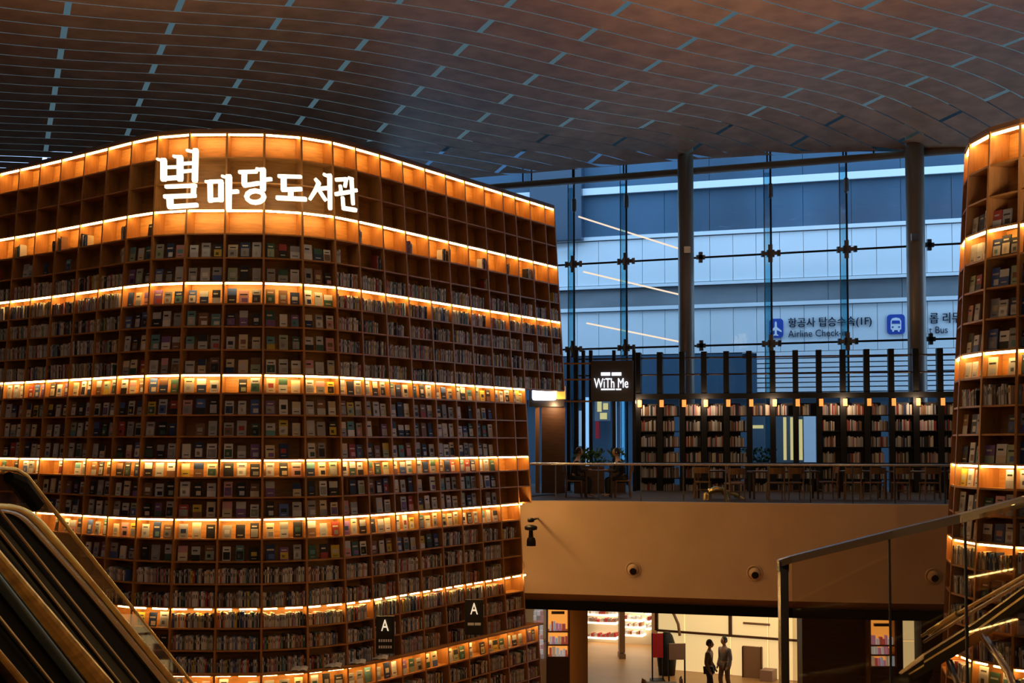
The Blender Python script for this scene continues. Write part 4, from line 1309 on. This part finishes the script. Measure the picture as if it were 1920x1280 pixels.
# ------------------------------------------------------------------ upper floor: tables, chairs, sitters, plants, gold sculpture
G2 = 'chairs on the upper floor behind the railing'
def up(px, D): return floor_at(px, D, ZM)
for px, D, w, lab in ((1122, 35.0, 0.8, 'dark reading table between two seated people behind the railing'), (1470, 34.0, 1.8, 'long dark table before the glazed gap in the black bookcase'),
                      (1618, 34.2, 1.2, 'dark table on the upper floor, second from the right bookcase'), (1725, 33.8, 1.4, 'dark table on the upper floor beside the right-edge bookcase'), (1345, 34.6, 1.2, 'dark table on the upper floor behind the golden sculpture')):
    table('reading_table', up(px, D), w, 0.7, lab, M['wood_dark'])
for px, D, rz, lab in ((1076, 34.9, 1.57, 'golden-lit wooden chair left of the seated people\'s table'), (1168, 35.0, -1.57, 'golden-lit wooden chair right of the seated people\'s table'),
                       (1382, 33.9, 1.4, 'wooden chair at the left end of the long dark table'), (1455, 33.2, 3.1, 'wooden chair on the near side of the long dark table, left'),
                       (1490, 33.3, 3.2, 'wooden chair on the near side of the long dark table, right'), (1553, 34.0, -1.5, 'wooden chair at the right end of the long dark table'),
                       (1600, 33.2, 3.0, 'wooden chair before the second table from the right bookcase'), (1640, 33.3, 3.3, 'wooden chair right of the second table from the right bookcase'),
                       (1690, 33.2, 3.0, 'wooden chair left of the table beside the right-edge bookcase'), (1745, 33.1, 3.2, 'wooden chair nearest the right-edge bookcase'),
                       (1318, 34.0, 2.9, 'wooden chair left of the golden sculpture'), (1378, 32.6, 3.3, 'wooden chair right of the golden sculpture')):
    chair(up(px, D), rz, lab, G2)
person('person', 'seated person in dark clothes facing right, left side of reading table', up(1078, 34.95), 1.68, 'sit', rz=1.45, lean=0.05)
person('person', 'seated person in dark clothes facing left, right side of reading table', up(1166, 35.0), 1.66, 'sit', rz=-1.45, lean=0.08)
def bush(px, D, w, lab):
    b = up(px, D); r = empty('planter', tuple(b), lab, 'plant')
    mb = MB(); mb.box((b.x, b.y, b.z + .4), (w, .4, .8)); mb.build('trough', M['wood_dark'], r)
    mb = MB()
    for _ in range(int(w * 160)):
        c = Vector((b.x + rb.uniform(-w / 2, w / 2), b.y + rb.uniform(-.2, .2), b.z + rb.uniform(.8, 1.25)))
        a = Vector((rb.uniform(-1, 1), rb.uniform(-1, 1), rb.uniform(.2, 1.4))).normalized() * .16; q = a.cross(Vector((rb.uniform(-1, 1), rb.uniform(-1, 1), 0))).normalized() * .035
        mb.face([c, c + a * .5 + q, c + a, c + a * .5 - q])
    mb.build('leaves', M['leaf'], r)['kind'] = 'stuff'
bush(1104, 38.0, 0.9, 'low green planter behind the seated people'); bush(1158, 38.2, 0.45, 'small green planter under the glowing words sign')
bush(1424, 41.0, 1.0, 'low green planter in the glazed gap of the black bookcase')
# golden sculpture: an arched body with a swept wing
b = up(1352, 33.3); r = empty('sculpture', tuple(b), 'golden arched sculpture on the balcony floor behind the railing', 'sculpture')
mb = MB()
arc = [(1325, 941), (1325, 928), (1330, 920), (1342, 916), (1354, 917), (1361, 926), (1364, 941)]
mb.tube([P(x, y + 1, 33.3) for x, y in arc], [.05, .06, .075, .085, .08, .06, .05], 8)
mb.build('arched_body', M['gold'], r, smooth=True)
mb = MB(); mb.tube([P(x, y + 1, 33.4) for x, y in [(1352, 918), (1368, 922), (1382, 927), (1395, 934)]], [.05, .06, .05, .02], 6); mb.build('wing', M['brass'], r, smooth=True)
mb = MB(); mb.tube([P(x, y + 1, 33.2) for x, y in [(1327, 920), (1322, 924), (1321, 941)]], [.04, .05, .03], 6); mb.build('head', M['gold'], r, smooth=True)

# ------------------------------------------------------------------ section signs, ledge and table by the large bookcase foot
def asign(cx, cy, w, h, dep, lab, rows):
    pl = Plane(cx - 60, dep + 0.5, cx + 60, dep - 0.5) if False else Plane(cx - 60, dep, cx + 60, dep)
    e = empty('section_sign', tuple(pl.hit(cx, cy + h / 2)), lab, 'sign')
    plane_box(pl, 'board', cx - w / 2, cy - h / 2, cx + w / 2, cy + h / 2, M['sign_black'], e, 0, 0.06)
    put_text('A', pl, cx - 7, cy - h / 2 + 6, cx + 7, cy - h / 2 + 27, M['letter_cream'], e, out=0.01)
    y = cy - h / 2 + 43
    for rw in rows:
        for k in range(rw):
            x = cx - w / 2 + 5 + k * (w - 8) / rw
            plane_box(pl, 'small_text', x, y, x + (w - 8) / rw - 1.5, y + 5, M['sign_white'], e, 0.01, 0.01)
        y += 12
asign(722, 1190, 34, 70, 26.4, 'black section sign with cream A, left of the two', [6, 6])
asign(889, 1157, 34, 66, 28.9, 'black section sign with cream A, right of the two', [2])
# low ledge in front of the lowest lit row
zl = ROWZ[24] + 0.02
mb = MB(); rs = []
for k in range(-2, 13):
    rs.append([left.at(k, zl - 0.04, 0.0), left.at(k, zl - 0.04, -0.16), left.at(k, zl, -0.16), left.at(k, zl, 0.0)])
mb.rings(rs); o = mb.build('ledge', M['wood'], origin=tuple(left.at(4, zl, -0.2))); tag(o, 'curved wooden ledge running along the large bookcase foot', 'ledge')
GB = 'open books lying on the wooden ledge'
for px, D, lab in ((565, 25.2, 'open white book on the wooden ledge, leftmost of those lying there'), (622, 25.3, 'open white book on the wooden ledge, left of the curved ledge top'),
                   (668, 25.7, 'open white book on the ledge, third of those lying there'), (713, 26.1, 'open white book on the ledge just below the left A sign')):
    kk = min([q_ * 0.1 for q_ in range(-20, 120)], key=lambda k: abs(proj(left.at(k, zl, -0.02))[0] - px)); c = left.at(kk, zl + 0.003, -0.05)
    mb = MB()
    for sx in (-1, 1):
        mb.rings([[Vector((c.x + sx * x, c.y - .11, c.z + z + .004)), Vector((c.x + sx * x, c.y + .11, c.z + z + .05)), Vector((c.x + sx * x, c.y + .11, c.z + z + .06)), Vector((c.x + sx * x, c.y - .11, c.z + z + .016))] for x, z in ((0, 0), (.05, .02), (.11, .018), (.16, .0))])
    o = mb.build('open_book', M['paper'], origin=tuple(c)); tag(o, lab, 'book', GB)

# ------------------------------------------------------------------ left escalator in the foreground
T30 = math.tan(math.radians(30))
def side(px, py, X):
    """point on the vertical plane x = X (the flank of the escalator) under a pixel"""
    r = ray(px, py); t = X / r.x
    return Vector((X, r.y * t, EYE + r.z * t))
XS = -1.9
def inc_strip(name, e1, e2, m, root, th=0.05, lift=0.0, bulge=0.0):
    """a sloping strip between two pixel polylines on the escalator flank"""
    mb = MB(); rs = []
    nrm = Vector((1, 0, 0))
    for (xa, ya), (xb, yb) in zip(e1, e2):
        a = side(xa, ya, XS) + nrm * lift; b = side(xb, yb, XS) + nrm * lift
        w_ = (b - a)
        if bulge: rs.append([a - nrm * th] + [a + w_ * (0.5 - 0.5 * math.cos(q)) + nrm * bulge * math.sin(q) * w_.length for q in [math.pi * k / 8 for k in range(9)]] + [b - nrm * th])
        else: rs.append([a, b, b - nrm * th, a - nrm * th])
    mb.rings(rs); return mb.build(name, m, root)
def chaikin(p):
    o = [p[0]]
    for a, b in zip(p[:-1], p[1:]): o += [(a[0] * .75 + b[0] * .25, a[1] * .75 + b[1] * .25), (a[0] * .25 + b[0] * .75, a[1] * .25 + b[1] * .75)]
    return o + [p[-1]]
esc = empty('escalator', tuple(side(160, 1130, XS)), 'black and brass escalator balustrade descending in the left foreground', 'escalator')
def strip_line(x1100a, x1280a, x1100b, x1280b, ytop):
    def e(xa, xb):
        sl = (xb - xa) / 180.0
        return [(xa + sl * (y - 1100), y) for y in (ytop, 1100, 1200, 1280, 1400, 1500)]
    return e(x1100a, x1280a), e(x1100b, x1280b)
outer = [(-70, 943), (0, 943), (30, 946), (52, 955), (70, 969), (84, 985), (180, 1100), (326, 1280), (423, 1400)]
mid1 = [(-70, 953), (0, 953), (26, 956), (44, 965), (59, 978), (72, 992), (168, 1100), (312, 1280), (408, 1400)]
mid2 = [(-70, 960), (0, 960), (20, 963), (36, 972), (50, 985), (62, 999), (158, 1106), (298, 1280), (392, 1400)]
mid3 = [(-70, 972), (0, 975), (6, 985), (14, 992), (24, 1002), (36, 1016), (116, 1112), (262, 1290), (356, 1400)]
outer, mid1, mid2, mid3 = [chaikin(chaikin(e_)) for e_ in (outer, mid1, mid2, mid3)]
inc_strip('handrail_edge', outer, mid1, M['brass'], esc, 0.05, 0.004, bulge=0.25)
inc_strip('rail_face', mid1, mid2, M['steel'], esc, 0.05, bulge=0.2)
inc_strip('handrail', mid2, mid3, M['rubber'], esc, 0.06, -0.008, bulge=0.0)
olive = mat('tinted_inner_panel', (0.03, 0.026, 0.016), 0.5, spec=0.12)
trim_gold = mat('satin_gold_trim', (0.95, 0.62, 0.30), 0.4, 0.0)
bluem = mat('pale_blue_trim', (0.30, 0.50, 0.75), 0.4, 0.2)
old_brass = mat('aged_brass_plate', (0.70, 0.50, 0.18), 0.3, 0.85, noise=(12, 0.3, (1, 1, 1)))
for nm, xa, xb, xc, xd, yt, m_, lf in (('inner_trim', 112, 256, 117, 262, 955, M['brass'], .01), ('inner_panel', 84, 228, 112, 256, 950, olive, -.01), ('inner_trim', 80, 222, 84, 228, 950, M['brass'], .01),
                                   ('inner_panel', 42, 188, 80, 222, 950, olive, -.02), ('deck_plate', 10, 150, 42, 188, 950, old_brass, 0), ('pale_trim', 2, 142, 10, 150, 950, bluem, .01),
                                   ('skirt_panel', -45, 100, 2, 142, 950, M['rubber'], -.02), ('inner_trim', -49, 96, -45, 100, 950, M['brass'], .01), ('skirt_panel', -110, 40, -49, 96, 950, M['rubber'], -.02),
                                   ('deck_plate', -126, 24, -110, 40, 950, old_brass, .01), ('skirt_panel', -240, -90, -126, 24, 950, M['rubber'], -.02)):
    a, b = strip_line(xa, xb, xc, xd, yt)
    if nm == 'inner_trim':
        mb = MB(); mb.tube([side((p[0] + q[0]) / 2, p[1], XS + 0.008) for p, q in zip(a, b)], 0.0058, 8); mb.build(nm, trim_gold, esc, smooth=True)
        continue
    inc_strip(nm, a, b, m_, esc, 0.004 if nm == 'inner_trim' else 0.03, lf, bulge=0.35 if m_ in (M['brass'], old_brass, bluem) else 0.0)
# outer thin handrail with its glass, further out
er = empty('glass_balustrade', tuple(side(200, 1080, -2.7)), 'slim metal-edged glass balustrade descending right of the foreground escalator', 'railing')
line = [(-60, 877), (0, 878), (30, 880), (50, 892), (80, 930), (150, 1018), (250, 1142), (350, 1268), (420, 1356)]
pp = [side(x, y, -2.7) for x, y in line]
mb = MB(); mb.tube(pp, 0.013, 8); mb.build('handrail', M['brass'], er, smooth=True)
inc = [(x - 14, y + 14) for x, y in line]
mb = MB(); mb.tube([side(x, y, -2.7) for x, y in inc[2:5]], [.03, .05, .05], 8); mb.build('rail_bracket', M['rubber'], er)
for i in range(1, len(pp) - 1):
    a, b = pp[i], pp[i + 1]
    mb = MB(); mb.hexa([a + Vector((-.008, 0, -.95)), b + Vector((-.008, 0, -.95)), b + Vector((.008, 0, -.95)), a + Vector((.008, 0, -.95)),
                        a + Vector((-.008, 0, -.02)), b + Vector((-.008, 0, -.02)), b + Vector((.008, 0, -.02)), a + Vector((.008, 0, -.02))]); mb.build('glass_panel', M['glass_rail'], er)

# ------------------------------------------------------------------ right glass balustrade and stair rails
rg = empty('glass_balustrade', tuple(P(1470, 1300, 6.8)), 'glass balustrade with steel corner post and top rail in the right foreground', 'railing')
def rd(x): return 6.8 - (x - 1460) / 460.0 * 1.9
def rp_(x, y, o=0.0): return P(x, y, rd(x) + o)
topl = [(1459, 1056), (1484, 1048), (1673, 1001), (1797, 972), (1920, 940), (2040, 908)]
mb = MB(); rs = []
for x, y in topl:
    h_ = 0.018; p = rp_(x, y); rs.append([p + Vector((0, -.02, -h_)), p + Vector((0, -.02, h_)), p + Vector((0, .03, h_)), p + Vector((0, .03, -h_))])
mb.rings(rs); mb.build('top_rail', M['steel'], rg)
mb = MB(); a = rp_(1461, 1066); b = rp_(1483, 1066); mb.obox((a.x, a.y - .03, ZM - 3.2), (b.x - a.x, 0, 0), (0, .07, 0), (0, 0, a.z - ZM + 3.2)); mb.build('post', M['steel'], rg)
mb = MB(); a = rp_(1459, 1052); b = rp_(1485, 1052); mb.obox((a.x, a.y - .035, rp_(1470, 1072).z), (b.x - a.x, 0, 0), (0, .08, 0), (0, 0, a.z - rp_(1470, 1072).z)); mb.build('post_cap', M['steel_dark'], rg)
for (x0, y0), (x1, y1) in (((1486, 1050), (1667, 1004)), ((1671, 1003), (1809, 971)), ((1813, 970), (2030, 912))):
    a, b = rp_(x0, y0), rp_(x1, y1)
    mb = MB(); lo = 1.35
    mb.hexa([Vector((a.x, a.y, a.z - lo)), Vector((b.x, b.y, b.z - lo)), Vector((b.x, b.y + .015, b.z - lo)), Vector((a.x, a.y + .015, a.z - lo)), a, b, b + Vector((0, .015, 0)), a + Vector((0, .015, 0))])
    mb.build('glass_panel', M['glass_rail'], rg)
    mb = MB(); mb.tube([Vector((b.x, b.y, b.z - lo)), b], 0.006, 6); mb.build('panel_joint', M['steel_dark'], rg)
# rising escalator rails, lower right
re_ = empty('escalator', tuple(P(1780, 1250, 6.6)), 'dark escalator side with bright metal rails rising at lower right', 'escalator')
def rd2(x): return 8.2 - (x - 1690) / 230.0 * 2.2
def rail2(name, pts_, r_, m):
    mb = MB(); mb.tube([P(x, y, rd2(x)) for x, y in pts_], r_, 8); return mb.build(name, m, re_, smooth=True)
rail2('upper_rail', [(1729, 1192), (1797, 1149), (1920, 1080), (2000, 1035)], 0.010, M['brass'])
rail2('upper_rail', [(1733, 1203), (1797, 1162), (1920, 1090), (2000, 1044)], 0.010, M['steel'])
rail2('upper_rail_cap', [(1742, 1186), (1797, 1150)], 0.020, M['brass'])
def strip2(name, e1, e2, m, th=0.05):
    mb = MB(); rs = []
    for (xa, ya), (xb, yb) in zip(e1, e2):
        a = P(xa, ya, rd2(xa)); b = P(xb, yb, rd2(xb)); rs.append([a, b, b + Vector((0, th, 0)), a + Vector((0, th, 0))])
    mb.rings(rs); return mb.build(name, m, re_)
strip2('side_band', [(1690, 1262), (1735, 1228), (1836, 1166), (1920, 1106), (2010, 1042)], [(1690, 1264.5), (1735, 1233), (1836, 1170), (1920, 1110), (2010, 1046)], M['steel'])
strip2('side_panel', [(1690, 1264.5), (1735, 1233), (1836, 1170), (1920, 1110), (2010, 1046)], [(1690, 1271), (1735, 1243), (1836, 1182), (1920, 1122), (2010, 1058)], M['rubber'])
strip2('side_band', [(1690, 1271), (1735, 1243), (1836, 1182), (1920, 1122), (2010, 1058)], [(1690, 1274), (1735, 1247), (1836, 1187), (1920, 1127), (2010, 1063)], M['brass'])
strip2('underside_band', [(1690, 1274), (1735, 1247), (1836, 1187), (1920, 1127), (2010, 1063)], [(1690, 1286), (1735, 1262), (1836, 1203), (1920, 1143), (2010, 1079)], M['rubber'])
rail2('strut', [(1845, 1192), (1872, 1232), (1892, 1262), (1905, 1300)], 0.02, M['steel'])
rail2('strut', [(1780, 1240), (1800, 1290)], 0.02, M['steel_dark'])
mb = MB(); c = P(1700, 1270, 8.0); mb.rings([[c + Vector((x, 0, z)) , c + Vector((x, .1, z)), c + Vector((x, .1, z - hh)), c + Vector((x, 0, z - hh))] for x, z, hh in ((-.08, -.05, .06), (0, 0, .12), (.1, .03, .12), (.16, .06, .04))]); mb.build('end_cap', M['rubber'], re_)

# ------------------------------------------------------------------ shop and shelf lamps, plus added fill lights without fixtures
lamp('shop_light', 'AREA', (8, 37.5, 2.75), 110, SOFT, 8, 4)
lamp('shop_light_far', 'AREA', (3.5, 43.5, 2.6), 90, SOFT, 5, 3)
for x_, y_, z_, e_ in ((-7.5, 8, 9.0, 900), (7.5, 11, 9.0, 540)):
    lamp('ceiling_fill', 'AREA', (x_, y_, z_), e_, (1.0, 0.74, 0.53), 4, 4, rot=(math.pi - 0.78, 0, 0)).data.spread = math.radians(62)  # unseen fill aimed upwards, added to brighten the ceiling
lamp('escalator_fill', 'AREA', (0.6, 2.6, EYE + 2.6), 75, (1.0, 0.74, 0.42), 0.8, 0.8, rot=Vector((2.5, -2.9, 3.2)).to_track_quat('Z', 'Y').to_euler())  # unseen fill added to brighten the left escalator's brass
for k_ in range(0, len(fs), 3):
    p_ = S.at(fs[k_], zbb - 0.1, 0.35); lamp('shelf_lamp', 'POINT', tuple(p_), 20, (1.0, 0.68, 0.42), 0.03)
for px_ in (1040, 1150):
    p_ = P(px_, 760, 36.2); lamp('upper_floor_fill', 'POINT', tuple(p_), 25, (1.0, 0.6, 0.3), 0.03)  # added warm fill for the upper floor tables, no fixture there
